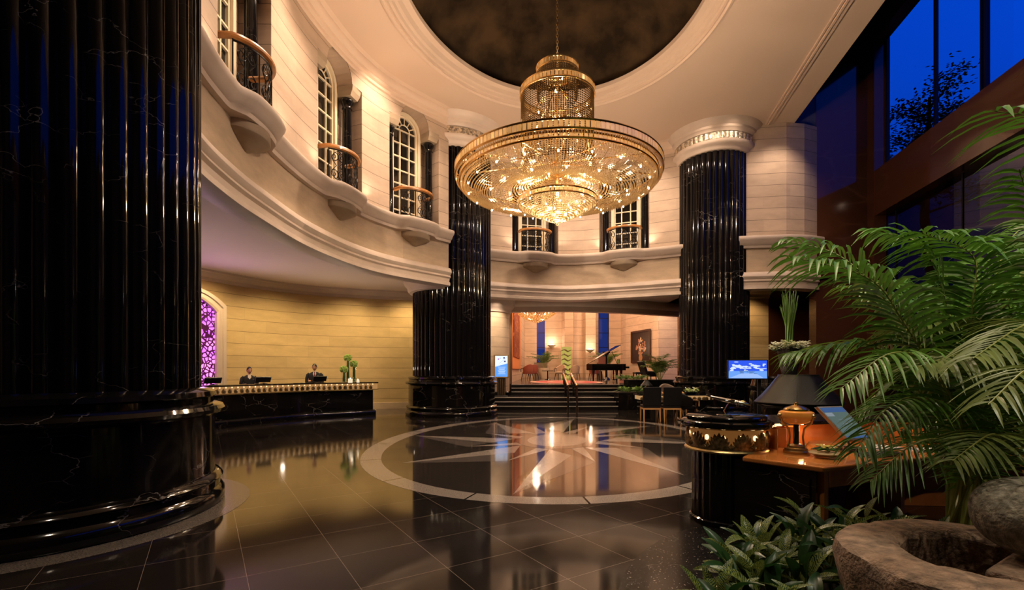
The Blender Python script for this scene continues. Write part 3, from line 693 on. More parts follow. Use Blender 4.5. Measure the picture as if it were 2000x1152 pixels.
for i, (pl, c) in enumerate(WIN):
    window_unit(i, pl, c)
    p = pl.pt(c); an = pl.ang(c); M = Matrix.Rotation(an, 3, 'Z')
    for s_ in (-1, 1):
        q = p + M @ Vector((s_ * .74, .27, 0)); lab = 'slim black marble column standing on the %s side %s' % ('left' if s_ < 0 else 'right', WLAB[i])
        if colproto is None:
            t = thing('marble_column', lab, 'column', (q.x, q.y, 6.01), group='slim columns beside the gallery windows')
            mb = MB(); mb.lathe([(.125, .16), (.128, .9), (.11, 2.42)], 20); mb.build('shaft', BLKC, t)
            mb = MB(); mb.lathe([(.01, 0), (.17, 0), (.17, .05), (.15, .07), (.165, .1), (.135, .15), (.125, .16)], 20); mb.build('base', BLK, t)
            mb = MB(); mb.lathe([(.11, 2.42), (.135, 2.44), (.12, 2.48), (.12, 2.52), (.165, 2.6), (.17, 2.66), (.14, 2.70), (.01, 2.71)], 20); mb.build('capital', BLK, t)
            colproto = t
        else: dup(colproto, (q.x, q.y, 6.01), 0, lab)
RLAB = ['curved scrolled iron balcony nearest the huge left pillar', 'scrolled iron balcony at the middle window of the left wall', 'scrolled iron balcony just left of the middle pillar', 'iron balcony below the tip of the big chandelier', 'iron balcony at the far window left of the right pillar']
def balc():
    t = thing('balcony_railing', RLAB[0], 'railing', group='curved iron window balconies')
    def arc(u, off=0): # u -1..1
        a = u * radians(62); r = .64 + off; return Vector((r * sin(a), .18 - (r) * cos(a) * .86, 0))
    mb = MB(); rows = []
    pts = [arc(-1 + 2 * k / 24, .02) for k in range(25)]
    pts = [pts[0] + Vector((-.02, .3, 0))] + pts + [pts[-1] + Vector((.02, .3, 0))]
    for k, p in enumerate(pts):
        a = pts[max(0, k - 1)]; b = pts[min(len(pts) - 1, k + 1)]; n = (b - a).normalized(); n = Vector((n.y, -n.x, 0))
        rows.append([tuple(p + n * x + Vector((0, 0, z))) for x, z in ((-.05, .83), (-.06, .86), (-.04, .90), (.04, .90), (.06, .86), (.05, .83))])
    mb.grid(rows, 0, True, cv=False, cu=True); mb.build('handrail', WOODR, t)
    mb = MB()
    for z, nm in ((.04, 'bottom_rail'), (.80, 'top_rail')):
        mb = MB(); mb.tube([arc(-1 + 2 * k / 20) + Vector((0, 0, z)) for k in range(21)], .016, 6); mb.build(nm, IRON, t)
    for u in (-1, -.33, .33, 1):
        mb = MB(); p = arc(u); mb.tube([p, p + Vector((0, 0, .82))], .014, 6); mb.build('upright', IRON, t)
    mb = MB()
    def S(u, z): p = arc(u); return (p.x, p.y, z)
    def spiral(cu, cz, r, turns, a0, sgn):
        L = []
        for k in range(22):
            f = k / 21; a = a0 + sgn * turns * 2 * pi * f; rr = r * (1 - .82 * f); L.append(S(cu + rr * cos(a) * 1.25, cz + rr * sin(a)))
        mb.tube(L, .010, 5)
    for k, u0 in enumerate((-.66, 0, .66)):
        for sg in (-1, 1):
            spiral(u0 + sg * .14, .62, .12, 1.4, pi / 2 + sg * .3, sg)
            spiral(u0 + sg * .15, .22, .13, 1.4, -pi / 2 - sg * .3, -sg)
            mb.tube([S(u0 + sg * x, z) for x, z in ((.02, .08), (.26, .25), (.10, .42), (.24, .58), (.04, .76))] if False else [tuple(Vector(S(u0 + sg * x, z))) for x, z in ((.0, .06), (.17, .16), (.22, .30), (.06, .42), (.20, .54), (.17, .70), (.0, .78))], .010, 5)
    mb.build('scrollwork', IRON, t); return t
bp_ = balc()
for i, (pl, c) in enumerate(WIN):
    p = pl.pt(c, .0)
    if i == 0: bp_.location = (p.x, p.y, 6.01); bp_.rotation_euler = (0, 0, pl.ang(c))
    else: dup(bp_, (p.x, p.y, 6.01), pl.ang(c), RLAB[i])
# curved wooden rails sit over the ledge bulges; now the big pillars
def pillar(name, lab, c, r, seg_per, cap=True, collar=None, nfl=44):
    t = thing('fluted_pillar', lab, 'pillar', (c[0], c[1], 0)); k = r / 1.37
    mb = MB(); mb.lathe([(q * k, z) for q, z in [(1.60, 0), (1.62, .03), (1.62, .12), (1.59, .16), (1.57, .18), (1.57, .25), (1.60, .28), (1.57, .32), (1.52, .34), (1.515, .38), (1.515, 1.02), (1.54, 1.04), (1.60, 1.06), (1.62, 1.10), (1.60, 1.14), (1.54, 1.16), (1.50, 1.165), (1.50, 1.23), (1.53, 1.25), (1.52, 1.30), (1.45, 1.33), (1.38, 1.345)]], 96)
    mb.build('pedestal', BLK, t)
    amp = .07 * k
    mb = MB(); top = 8.95 if cap else CE
    mb.lathe([(r, 1.34), (r, 3), (r, 5), (r, 7), (r, top)], nfl * seg_per, flute=lambda a, rr, z: -amp * (1 - abs(cos(nfl / 2 * a))) ** 1.1)
    o = mb.build('shaft', BLKC, t)
    if cap:
        mb = MB(); mb.lathe([(q * k, z) for q, z in [(1.30, 8.86), (1.42, 8.86), (1.47, 8.90), (1.48, 8.96), (1.52, 9.0), (1.58, 9.03), (1.62, 9.09), (1.62, 9.16), (1.52, 9.19)]], 80); mb.build('capital_neck', TRIM, t)
        mb = MB(); mb.lathe([(1.50 * k, 9.17), (1.53 * k, 9.2), (1.53 * k, 9.40), (1.50 * k, 9.43)], 240, flute=lambda a, rr, z: .03 * abs(sin(24 * a)) * (1 if 9.19 < z < 9.41 else 0)); mb.build('frieze', SILV, t)
        mb = MB(); mb.lathe([(q * k, z) for q, z in [(1.50, 9.42), (1.56, 9.43), (1.60, 9.50), (1.66, 9.53), (1.68, 9.60), (1.76, 9.64), (1.84, 9.72), (1.87, CE - .001)]], 80); mb.build('capital', TRIM, t)
    if collar:
        mb = MB(); mb.lathe([(.001, -.02), (.035, -.02), (.035, 0), (.001, .006)], 20); q_ = mb.build('brass_plate', BRASS, t, loc=(.80, -1.29, .96)); q_.rotation_euler = (pi / 2, 0, .55)
        mb = MB(); mb.lathe([(1.36, 4.18), (1.48, 4.2), (1.54, 4.28), (1.56, 4.38), (1.64, 4.45), (1.68, 4.55), (1.68, 4.66)], 64, a0=radians(60), a1=radians(268)); mb.build('collar', TRIM, t)
    return t
pillar('a', 'huge black marble fluted pillar in the left foreground, ringed by pale granite', NC, 1.37, 10, cap=True)
pillar('b', 'black fluted pillar between the reception counter and the steps', MC, 1.37, 6, collar=True)
pillar('c', 'black fluted pillar behind the wall screen and right of the grand piano', RC, 1.16, 6, nfl=36)
# ------------------------------------------------------------ the big crystal chandelier
def chandelier():
    t = thing('crystal_chandelier', 'huge gilt crystal chandelier with a wide shallow bowl hanging over the floor compass', 'chandelier', (CX, CY, 4.7))
    B = 4.7
    def beads(mb, P, r, h): mb.octa((P[0], P[1], P[2]), r, h)
    # chain and ceiling rose
    mb = MB(); z = 8.25 - B; k = 0
    while z < 11.7 - B:
        M = Matrix.Rotation(pi / 2 * (k % 2), 3, 'Z'); mb.tube([tuple(M @ Vector((.022 * cos(a), 0, .045 * sin(a))) + Vector((0, 0, z))) for a in [q * pi / 4 for q in range(8)]], .007, 4, closed=True); z += .068; k += 1
    mb.build('chain', BRASS, t)
    # crystal bands: rectangular cut drops between two gilt hoops
    def band(name, r, z0, z1, n, nz=2):
        mb = MB()
        for zz in (z0, z1): mb.tube([(r * cos(2 * pi * q / 96), r * sin(2 * pi * q / 96), zz - B) for q in range(96)], .022, 6, closed=True)
        b = mb.build(name + '_hoop', GOLD, t)
        mb = MB()
        for q in range(n):
            a = 2 * pi * q / n; mb.box((r * cos(a), r * sin(a), (z0 + z1) / 2 - B), (.02, 2 * pi * r / n * .72, (z1 - z0) * .86), rot=a)
        c = mb.build(name + '_crystals', CRYS_B, b); return b
    band('rim', 2.24, 5.78, 5.94, 150)
    band('inner_rim', 2.14, 5.66, 5.76, 150)
    band('basket_rim', .86, 5.19, 5.30, 60)
    band('drum_rim', .81, 7.56, 7.70, 60)
    band('crown_rim', .45, 8.10, 8.22, 36)
    # hanging rods
    mb = MB()
    for q in range(6):
        a = q * pi / 3 + .2; mb.tube([(.1 * cos(a), .1 * sin(a), 7.7 - B), (.8 * cos(a), .8 * sin(a), 7.0 - B), (.9 * cos(a), .9 * sin(a), 6.0 - B)], .014, 5)
    for q in range(12):
        a = q * pi / 6; mb.tube([(0, 0, 6.12 - B), (2.22 * cos(a), 2.22 * sin(a), 5.85 - B)], .016, 5)
    mb.tube([(0, 0, 8.3 - B), (0, 0, 5.3 - B)], .03, 8)
    mb.build('frame', GOLD, t)
    # bead curtain of the drum and the crown
    mb = MB()
    for q in range(100):
        a = 2 * pi * q / 100
        for k in range(34):
            rr = .79; mb.octa((rr * cos(a), rr * sin(a), 7.54 - k * .047 - B), .0205, .022)
    for q in range(60):
        a = 2 * pi * q / 60
        for k in range(13): mb.octa((.44 * cos(a), .44 * sin(a), 8.08 - k * .044 - B), .019, .02)
    tag_ = mb.build('bead_curtain', CRYS_D, t); tag_['kind'] = 'stuff'
    # fringe below the rim
    mb = MB()
    for q in range(260):
        a = 2 * pi * q / 260
        for r_, z_ in ((2.225, 5.72), (2.12, 5.60), (2.05, 5.56)):
            mb.octa((r_ * cos(a + r_), r_ * sin(a + r_), z_ - B), .013, .05)
    o = mb.build('crystal_fringe', CRYS_B, t); o['kind'] = 'stuff'
    # bowl strands
    mb = MB()
    prof = [(2.12, 5.66), (1.95, 5.53), (1.75, 5.46), (1.5, 5.43), (1.2, 5.46), (.9, 5.54), (.6, 5.65), (.35, 5.76), (.16, 5.85)]
    dense = []
    pv = cr([(r_, z_, 0) for r_, z_ in prof], 10); L = 0; dense.append(pv[0])
    for a_, b_ in zip(pv, pv[1:]):
        L += (b_ - a_).length
        if L > .042: dense.append(b_); L = 0
    for q in range(224):
        a = 2 * pi * q / 224
        for k, p in enumerate(dense):
            if p.x < 1.0 and q % 2: continue
            if p.x < .5 and q % 4: continue
            mb.octa((p.x * cos(a), p.x * sin(a), p.y - B), .0185, .0165)
    o = mb.build('bowl_strands', CRYS_B, t); o['kind'] = 'stuff'
    mb = MB()
    for q in range(64):
        a = 2 * pi * q / 64
        mb.tube([(p.x * cos(a), p.x * sin(a), p.y + .02 - B) for p in pv[::8]], .005, 4, cap=False)
    o = mb.build('bowl_wires', GOLD, t); o['kind'] = 'stuff'
    mb = MB(); mb.lathe([(.02, 5.87 - B), (.22, 5.86 - B), (.24, 5.9 - B), (.02, 5.93 - B)], 32); mb.build('hub', GOLD, t)
    # basket: stacked rings of beads narrowing to the tip
    mb = MB()
    for k in range(17):
        f = k / 16; r_ = .84 * (1 - f) ** .80 + .03; z_ = 5.17 - .37 * f ** 1.15; n = int(2 * pi * r_ / .036)
        for q in range(n): a = 2 * pi * q / n + k * .05; mb.octa((r_ * cos(a), r_ * sin(a), z_ - B), .0155, .0165)
    o = mb.build('basket_beads', CRYS, t); o['kind'] = 'stuff'
    mb = MB(); mb.ell((0, 0, .075), (.035, .035, .05), 12, 8); mb.build('finial', CRYS, t)
    bm = MB(); bm.ell((0, 0, 0), (.017, .017, .024), 8, 6); me = bm.mesh('bulb', BULB)
    spots = [(1.98, 5.50, 20), (1.5, 5.40, 14), (1.05, 5.46, 9), (.62, 5.30, 8), (.25, 5.2, 4), (.5, 7.4, 3), (.5, 6.7, 3), (.12, 8.0, 1)]
    for r_, z_, n in spots:
        for q in range(n):
            a = 2 * pi * (q + .37 * r_) / n; o = bpy.data.objects.new('bulb', me); COL.objects.link(o); o.parent = t; o.location = (r_ * cos(a), r_ * sin(a), z_ - B)
chandelier()

# ------------------------------------------------------------ reception counter
RC_ = Plan([(-8.9, 9.4), (-8.55, 11.2), (-7.93, 12.8), (-6.56, 15.1), (-4.62, 16.65)])
def palmette(mb, fr, w, h, mat=0, n=7, th=.02):
    """fr(x, z, d) maps a flat pattern on to the surface"""
    def P(x, z, d): return tuple(fr(x, z, d))
    for k in range(n):
        order = sorted(range(n), key=lambda i: -abs(i - (n - 1) / 2))[k]
        f = (order - (n - 1) / 2) / ((n - 1) / 2); a = f * 1.15
        L = h * (1 - .33 * abs(f) ** 1.4); wd = w * .17
        d = th * (.4 + .6 * (1 - abs(f)))
        ca, sa = cos(a), sin(a)
        prof = [(0, -.5), (.35, -1), (.68, -.95), (.85, -.5), (1, 0), (.85, .5), (.68, .95), (.35, 1), (0, .5)]
        pts = [(u * L * sa * .95 * w / h + v * wd * ca, u * L * ca - v * wd * sa * .5) for u, v in prof]
        b = len(mb.v)
        mb.v += [P(x, z, d * .5) for x, z in pts] + [P(x, z, -.006) for x, z in pts] + [P(L * .55 * sa * .95 * w / h, L * .55 * ca, d * 1.5)]
        m = len(pts)
        for i in range(m):
            j = (i + 1) % m; mb.face([b + i, b + j, b + 2 * m], mat); mb.face([b + m + i, b + m + j, b + j, b + i], mat)
def reception():
    t = thing('reception_counter', 'long curved black marble reception counter with a lit gilt leaf frieze', 'counter', (-6.6, 15.0, 0))
    off = Vector((-6.6, 15.0, 0))
    def loc(mb): mb.v = [(x - off.x, y - off.y, z) for x, y, z in mb.v]; return mb
    T = 1.13
    loc(sweep(RC_, [(.02, T - .045), (.05, T - .035), (.05, T - .01), (.03, T), (-.62, T), (-.62, T - .045)], step=.15)).build('worktop', BLK, t)
    loc(sweep(RC_, [(-.08, .18), (-.08, .86), (-.55, .86), (-.55, .18)], 0, RC_.L - .14, step=.2)).build('front_panel', BLK, t)
    loc(sweep(RC_, [(-.02, 0), (-.02, .13), (-.05, .17), (-.08, .19), (-.55, .19), (-.55, 0)], 0, RC_.L - .06, step=.2)).build('plinth', BLK, t)
    fr_ = loc(sweep(RC_, [(-.05, .87), (.03, .87), (.04, .885), (.03, .90), (-.05, .90)], step=.15)).build('frieze_moulding', BRASS, t)
    loc(sweep(RC_, [(-.035, .90), (-.035, 1.085)], step=.15)).build('light_strip', emis('amber counter glow', (1, .50, .17), .4), fr_)
    # bright lamps behind the leaves
    mb = MB(); n = int(RC_.L / .172)
    for k in range(n):
        s_ = (k + 1.0) * RC_.L / (n + 1); mb.ell(RC_.pt(s_, -.03) + Vector((0, 0, 1.06)), (.022, .022, .018), 6, 4)
    loc(mb).build('festoon_lamps', emis('small warm counter lamps', (1, .66, .34), 1.7), fr_)['kind'] = 'stuff'
    mb = MB()
    for k in range(n):
        s_ = (k + .5) * RC_.L / (n + 1)
        palmette(mb, lambda x, z, d: RC_.pt(s_ + x, .01 + d) + Vector((0, 0, .90 + z)), .12, .145, n=7, th=.012)
    loc(mb).build('leaf_frieze', BRONZE, fr_)['kind'] = 'stuff'
reception()
def monitor(name, lab, loc, rz, w=.42, h=.27, tilt=.25, screen=None, zb=.10):
    t = thing(name, lab, 'monitor', loc, rz)
    M = Matrix.Rotation(tilt, 3, 'X')
    mb = MB(); mb.box((0, 0, zb + h / 2), (w, .035, h), tilt=M); mb.build('screen', DARK, t, bevel=.006)
    mb = MB(); mb.box((0, .04, zb * .6), (.05, .03, zb * 1.1)); mb.lathe([(.01, 0), (.11, 0), (.11, .012), (.01, .02)], 20, c=(0, .04, 0)); mb.build('stand', DARK, t)
    return t
for x, y, w_, lab in ((-8.20, 13.25, .42, 'black computer monitor on the counter at its left end by the pink screen'), (-7.42, 14.42, .42, 'black computer monitor in front of the woman at reception'), (-6.33, 15.93, .42, 'black computer monitor in front of the man at reception')):
    d = Vector((x, y, 0)); monitor('computer_monitor', lab, (x, y, 1.13), atan2(y, x) + pi / 2 + .25, w=w_, h=.2, tilt=-.7, zb=.03)

def vase_flower(x, y, h, lab):
    t = thing('flower_vase', lab, 'vase', (x, y, 1.13), group=None)
    mb = MB(); mb.lathe([(.001, .01), (.062, .01), (.062, h), (.058, h), (.058, .02), (.001, .02)], 24); mb.build('glass_cylinder', GLASS, t)
    mb = MB()
    for k in range(14): a = k * 2.4; r = .012 + .04 * (k % 4) / 4; mb.tube([(r * cos(a), r * sin(a), .03), (r * .8 * cos(a + .4), r * .8 * sin(a + .4), h + .02)], .006, 5)
    mb.build('stems', leaf_mat('cut flower stem', (.03, .10, .012), (.06, .16, .02)), t)
    mb = MB(); rnd = random.Random(3)
    for k in range(150):
        u = rnd.random() * 2 - 1; a = rnd.random() * 2 * pi; q = sqrt(1 - u * u); r = .115
        if u < -.8: continue
        mb.ell((r * q * cos(a), r * q * sin(a), h + .07 + r * u * .95), (.024, .024, .018), 6, 4)
    mb.ell((0, 0, h + .07), (.10, .10, .09), 12, 8)
    mb.build('flower_head', FLOW, t)
vase_flower(-5.38, 15.84, .74, 'tallest of three glass vases with a green hydrangea head')
vase_flower(-5.20, 15.90, .54, 'middle height green hydrangea vase, rightmost of the three')
vase_flower(-5.43, 15.62, .36, 'shortest and leftmost of the three green hydrangea vases')
for x, y, s_, lab in ((-5.24, 15.66, .065, 'square glowing candle holder between the flower vases'), (-5.05, 15.85, .045, 'small round glowing candle cup right of the flower vases')):
    t = thing('candle_holder', lab, 'candle', (x, y, 1.13)); mb = MB(); mb.box((0, 0, s_), (s_ * 1.7, s_ * 1.7, s_ * 2)) if s_ > .05 else mb.lathe([(.001, 0), (s_, 0), (s_, s_ * 1.8), (.001, s_ * 1.8)], 16)
    mb.build('shade', emis('lit candle wax', (1, .82, .55), .9), t); mb = MB(); mb.ell((0, 0, s_ * 2.1), (.008, .008, .02), 6, 5); mb.build('flame', BULB, t)
t = thing('desk_blotter', 'flat dark leather blotter lying on the counter left of the man', 'blotter', (-6.45, 14.95, 1.13), .95); mb = MB(); mb.box((0, 0, .006), (.5, .3, .012)); mb.build('pad', LEATH, t); mb = MB(); mb.tube([(-.1, -.05, .02), (.05, -.02, .02)], .005, 6); mb.build('pen', SILV, t)
# clutter behind the counter
# lit lattice screen in a cream arch on the reception wall
def lattice():
    sc = None
    for k in range(400):
        q = R.pt(k * R.L / 400)
        if q.y > 9 and q.x / q.y > -.683: sc = k * R.L / 400; break
    p = R.pt(sc, .20); t = thing('lattice_screen', 'glowing magenta fretwork screen in a cream arched surround behind the left pillar', 'screen', (p.x, p.y, 0), R.ang(sc))
    def outline(w, top, rise): return [(-w, .26), (-w, top)] + [(-w + 2 * w * k / 16, top + rise * (1 - (2 * k / 16 - 1) ** 2)) for k in range(1, 16)] + [(w, top), (w, .26)]
    mb = MB(); o = outline(.86, 3.35, .42); b = len(mb.v); mb.v += [(x, -.06, z) for x, z in o]; mb.face(list(range(len(o))), 0, [(x, z) for x, z in o]); mb.build('lattice_panel', LATT, t)
    mb = MB()
    offs = [(.86, 3.35, .42, -.06), (.86, 3.35, .42, -.16), (.92, 3.4, .42, -.19), (1.04, 3.48, .44, -.17), (1.06, 3.5, .44, -.21), (1.16, 3.58, .46, -.21), (1.18, 3.6, .46, .1)]
    mb.grid([[(x, d, z) for x, z in outline(w, tp, rs)] for w, tp, rs, d in offs], 0, False); mb.build('surround', TRIM, t)
    lamp('SPOT', (p.x + .9, p.y - .3, 2.6), 55, (.72, .36, 1), .3, (p.x + 2.2, p.y - 1.5, 4.6), 150, 1, 'lilac_screen_glow')
lattice()

# ------------------------------------------------------------ people
def person(name, lab, loc, rz, hgt, female):
    t = thing(name, lab, 'person', loc, rz); k = hgt / 1.72
    # body: one skinned surface. faces -y
    J = {'pelvis': (0, 0, .93), 'waist': (0, .01, 1.08), 'chest': (0, .0, 1.30), 'neck0': (0, -.01, 1.44), 'neck1': (0, -.03, 1.52),
         'hipL': (.09, 0, .90), 'kneeL': (.10, -.01, .49), 'ankL': (.10, .02, .08), 'toeL': (.11, -.15, .03)}
    E_ = [('pelvis', 'waist', 0), ('waist', 'chest', 0), ('chest', 'neck0', 0), ('neck0', 'neck1', 0)]
    rad = {'pelvis': .13, 'waist': .115, 'chest': .135, 'neck0': .058, 'neck1': .05, 'hip': .085, 'knee': .055, 'ank': .036, 'toe': .03, 'sho': .058, 'elb': .042, 'wri': .026, 'palm': .03}
    V = []; idx = {}; R_ = []; Ed = []
    def v(n, p, r): idx[n] = len(V); V.append(tuple(q * k for q in p)); R_.append(r * k)
    for n in ('pelvis', 'waist', 'chest', 'neck0', 'neck1'): v(n, J[n], rad[n])
    for a, b in (('pelvis', 'waist'), ('waist', 'chest'), ('chest', 'neck0'), ('neck0', 'neck1')): Ed.append((idx[a], idx[b]))
    hands = []
    for s_ in (-1, 1):
        S_ = 'L' if s_ > 0 else 'R'
        v('hip' + S_, (.09 * s_, 0, .88), .088); v('knee' + S_, (.10 * s_, -.01, .49), .056); v('ank' + S_, (.10 * s_, .02, .08), .037); v('toe' + S_, (.11 * s_, -.15, .03), .03)
        v('sho' + S_, (.165 * s_, 0, 1.385), .056); v('elb' + S_, (.235 * s_, -.03, 1.12), .042); v('wri' + S_, (.16 * s_, -.26, 1.17), .026); v('palm' + S_, (.14 * s_, -.335, 1.175), .032)
        Ed += [(idx[a + (S_ if a not in ('pelvis', 'chest') else '')], idx[b + S_]) for a, b in (('pelvis', 'hip'), ('hip', 'knee'), ('knee', 'ank'), ('ank', 'toe'), ('chest', 'sho'), ('sho', 'elb'), ('elb', 'wri'), ('wri', 'palm'))]
        for f in range(4):
            x = (.14 + (f - 1.5) * .019) * s_; l = (.06, .072, .078, .066)[f]
            v('f%s%da' % (S_, f), (x, -.372, 1.175), .010); v('f%s%db' % (S_, f), (x * .97, -.372 - l * .55, 1.172), .009); v('f%s%dc' % (S_, f), (x * .96, -.372 - l, 1.16), .0075)
            Ed += [(idx['palm' + S_], idx['f%s%da' % (S_, f)]), (idx['f%s%da' % (S_, f)], idx['f%s%db' % (S_, f)]), (idx['f%s%db' % (S_, f)], idx['f%s%dc' % (S_, f)])]
        v('t%sa' % S_, (.105 * s_, -.32, 1.172), .011); v('t%sb' % S_, (.088 * s_, -.355, 1.168), .009); Ed += [(idx['palm' + S_], idx['t%sa' % S_]), (idx['t%sa' % S_], idx['t%sb' % S_])]
    me = bpy.data.meshes.new('body'); me.from_pydata(V, Ed, []); me.materials.append(SKIN)
    o = bpy.data.objects.new('body', me); COL.objects.link(o); o.parent = t
    sk = o.modifiers.new('skin', 'SKIN'); sk.use_smooth_shade = True
    for i, r in enumerate(R_): me.skin_vertices[0].data[i].radius = (r, r * (.78 if i in (0, 1, 2) else 1))
    me.skin_vertices[0].data[0].use_root = True
    sb = o.modifiers.new('sub', 'SUBSURF'); sb.levels = 1; sb.render_levels = 1
    # head with a face, bowed towards the screen
    hd = bpy.data.objects.new('head', None); hz = 1.52 * k
    mb = MB(); rows = []
    for j in range(17):
        ph = -pi / 2 + pi * j / 16; ph = max(-1.55, min(1.55, ph)); row = []
        for i in range(24):
            a = 2 * pi * i / 24; x = .074 * cos(ph) * cos(a); y = .092 * cos(ph) * sin(a); z = .115 * sin(ph)
            if z < -.02: f = 1 + (z + .02) * 3.0; x *= max(.45, f); y = y * max(.6, f) - .012 * (-z / .1)
            fr = max(0, -sin(a)) ** 8
            y -= .022 * fr * math.exp(-((z + .018) / .022) ** 2) * (1 if abs(x) < .02 else .35)
            y -= .008 * fr * math.exp(-((z + .062) / .012) ** 2)
            y += .007 * (max(0, -sin(a)) ** 2) * math.exp(-((z - .012) / .014) ** 2) * (1 if .015 < abs(x) < .05 else 0)
            row.append((x * k, y * k, z * k))
        rows.append(row)
    mb.grid(rows, 0, True, cu=True)
    for s_ in (-1, 1): mb.ell((s_ * .076 * k, .005, -.005), (.012, .02, .032), 8, 6)
    ho = mb.build('head', SKIN, t, loc=(0, -.045 * k, hz + .105 * k)); ho.rotation_euler = (radians(12), 0, radians(8 if female else -6))
    mb = MB()
    for s_ in (-1, 1): mb.ell((s_ * .031 * k, -.083 * k, .012 * k), (.012, .006, .005), 8, 5)
    mb.build('eyes', pbr('dark eye', (.02, .012, .01), .2), ho)
    mb = MB(); mb.ell((0, -.088 * k, -.056 * k), (.024, .007, .006), 10, 5); mb.build('lips', pbr('lip', (.35, .08, .07) if female else (.38, .16, .12), .4), ho)
    mb = MB(); rows = []
    for j in range(10):
        ph = -.25 + (pi / 2 + .22) * j / 9; row = []
        for i in range(24):
            a = 2 * pi * i / 24; front = max(0, -sin(a)) ** 2; p_ = max(ph, .80 * front) if j < 9 else 1.55
            row.append((.081 * k * cos(p_) * cos(a), (.100 * cos(p_) * sin(a) + .004) * k, (.122 * sin(p_) + .004) * k))
        rows.append(row)
    mb.grid(rows, 0, True, cu=True)
    if female: mb.ell((0, .115 * k, .0), (.042, .035, .04), 12, 8)
    mb.build('hair', HAIR, ho)
    # jacket: torso and sleeves
    mb = MB(); rows = []
    for z, rx, ry in ((.80, .175, .13), (.95, .172, .128), (1.06, .155 if female else .168, .118), (1.20, .168 if female else .19, .124), (1.32, .185 if female else .212, .128), (1.40, .178 if female else .205, .11), (1.445, .125, .082), (1.475, .070, .066)):
        rows.append([(rx * k * cos(2 * pi * i / 32) * (1 if not female else .98), (ry * sin(2 * pi * i / 32) - .004) * k, z * k) for i in range(32)])
    mb.grid(rows, 0, True, cu=True)
    for s_ in (-1, 1):
        w2 = .0 if not female else .012
        mb.tube([Vector(p) * k for p in ((s_ * (.155 - w2), 0, 1.40), (s_ * (.205 - w2), -.003, 1.355), (s_ * (.235 - w2), -.015, 1.25), (s_ * .245, -.03, 1.12), (s_ * .20, -.15, 1.15), (s_ * .165, -.245, 1.17))], [q * k for q in (.062, .069, .062, .055, .048, .042)], 12)
    mb.build('jacket', SUIT, t)
    mb = MB()
    mb.add([tuple(Vector(p) * k) for p in ((-.045, -.083, 1.47), (.045, -.083, 1.47), (.052, -.120, 1.40), (.0, -.139, 1.24 if not female else 1.33), (-.052, -.120, 1.40), (0, -.134, 1.40))], [(0, 1, 5), (1, 2, 5), (2, 3, 5), (3, 4, 5), (4, 0, 5)])
    mb.tube([Vector((.056 * cos(a), -.012 + .058 * sin(a), 1.485 + .012 * sin(a))) * k for a in [q * pi / 8 for q in range(16)]], .012, 6, closed=True)
    mb.build('shirt', SHIRT, t)
    if not female:
        mb = MB(); mb.add([tuple(Vector(p) * k) for p in ((-.018, -.10, 1.475), (.018, -.10, 1.475), (.014, -.118, 1.445), (.027, -.143, 1.30), (0, -.150, 1.24), (-.027, -.143, 1.30), (-.014, -.118, 1.445), (0, -.150, 1.36))], [(0, 1, 7), (1, 2, 7), (2, 3, 7), (3, 4, 7), (4, 5, 7), (5, 6, 7), (6, 0, 7)]); mb.build('tie', REDC, t)
    mb = MB(); mb.box((.105 * k, -.133 * k, 1.335 * k), (.055, .008, .016), rot=.25); mb.build('name_badge', SILV, t)
    mb = MB()
    if female:
        mb.lathe([(.150 * k, .98 * k), (.175 * k, .85 * k), (.17 * k, .62 * k), (.155 * k, .52 * k)], 24, sy=.75)
        mb.build('skirt', SUIT, t)
    else:
        for s_ in (-1, 1): mb.tube([Vector(p) * k for p in ((s_ * .07, 0, .98), (s_ * .095, 0, .80), (s_ * .102, -.005, .49), (s_ * .105, .01, .10))], [q * k for q in (.10, .10, .078, .066)], 12)
        mb.build('trousers', SUIT, t)
    for s_ in (-1, 1):
        mb = MB(); mb.ell((s_ * .105 * k, -.05 * k, .04), (.047, .14, .04), 12, 6); mb.build('shoe', LEATH, t)
    return t
person('person', 'person in a black jacket with dark tied back hair standing behind the counter at left', (-8.15, 14.98, 0), atan2(14.9, -8.05) - pi / 2 + .15, 1.62, True)
person('person', 'person in a dark suit and red tie looking down behind the middle of the counter', (-6.72, 16.46, 0), atan2(16.3, -6.6) - pi / 2 - .05, 1.73, False)
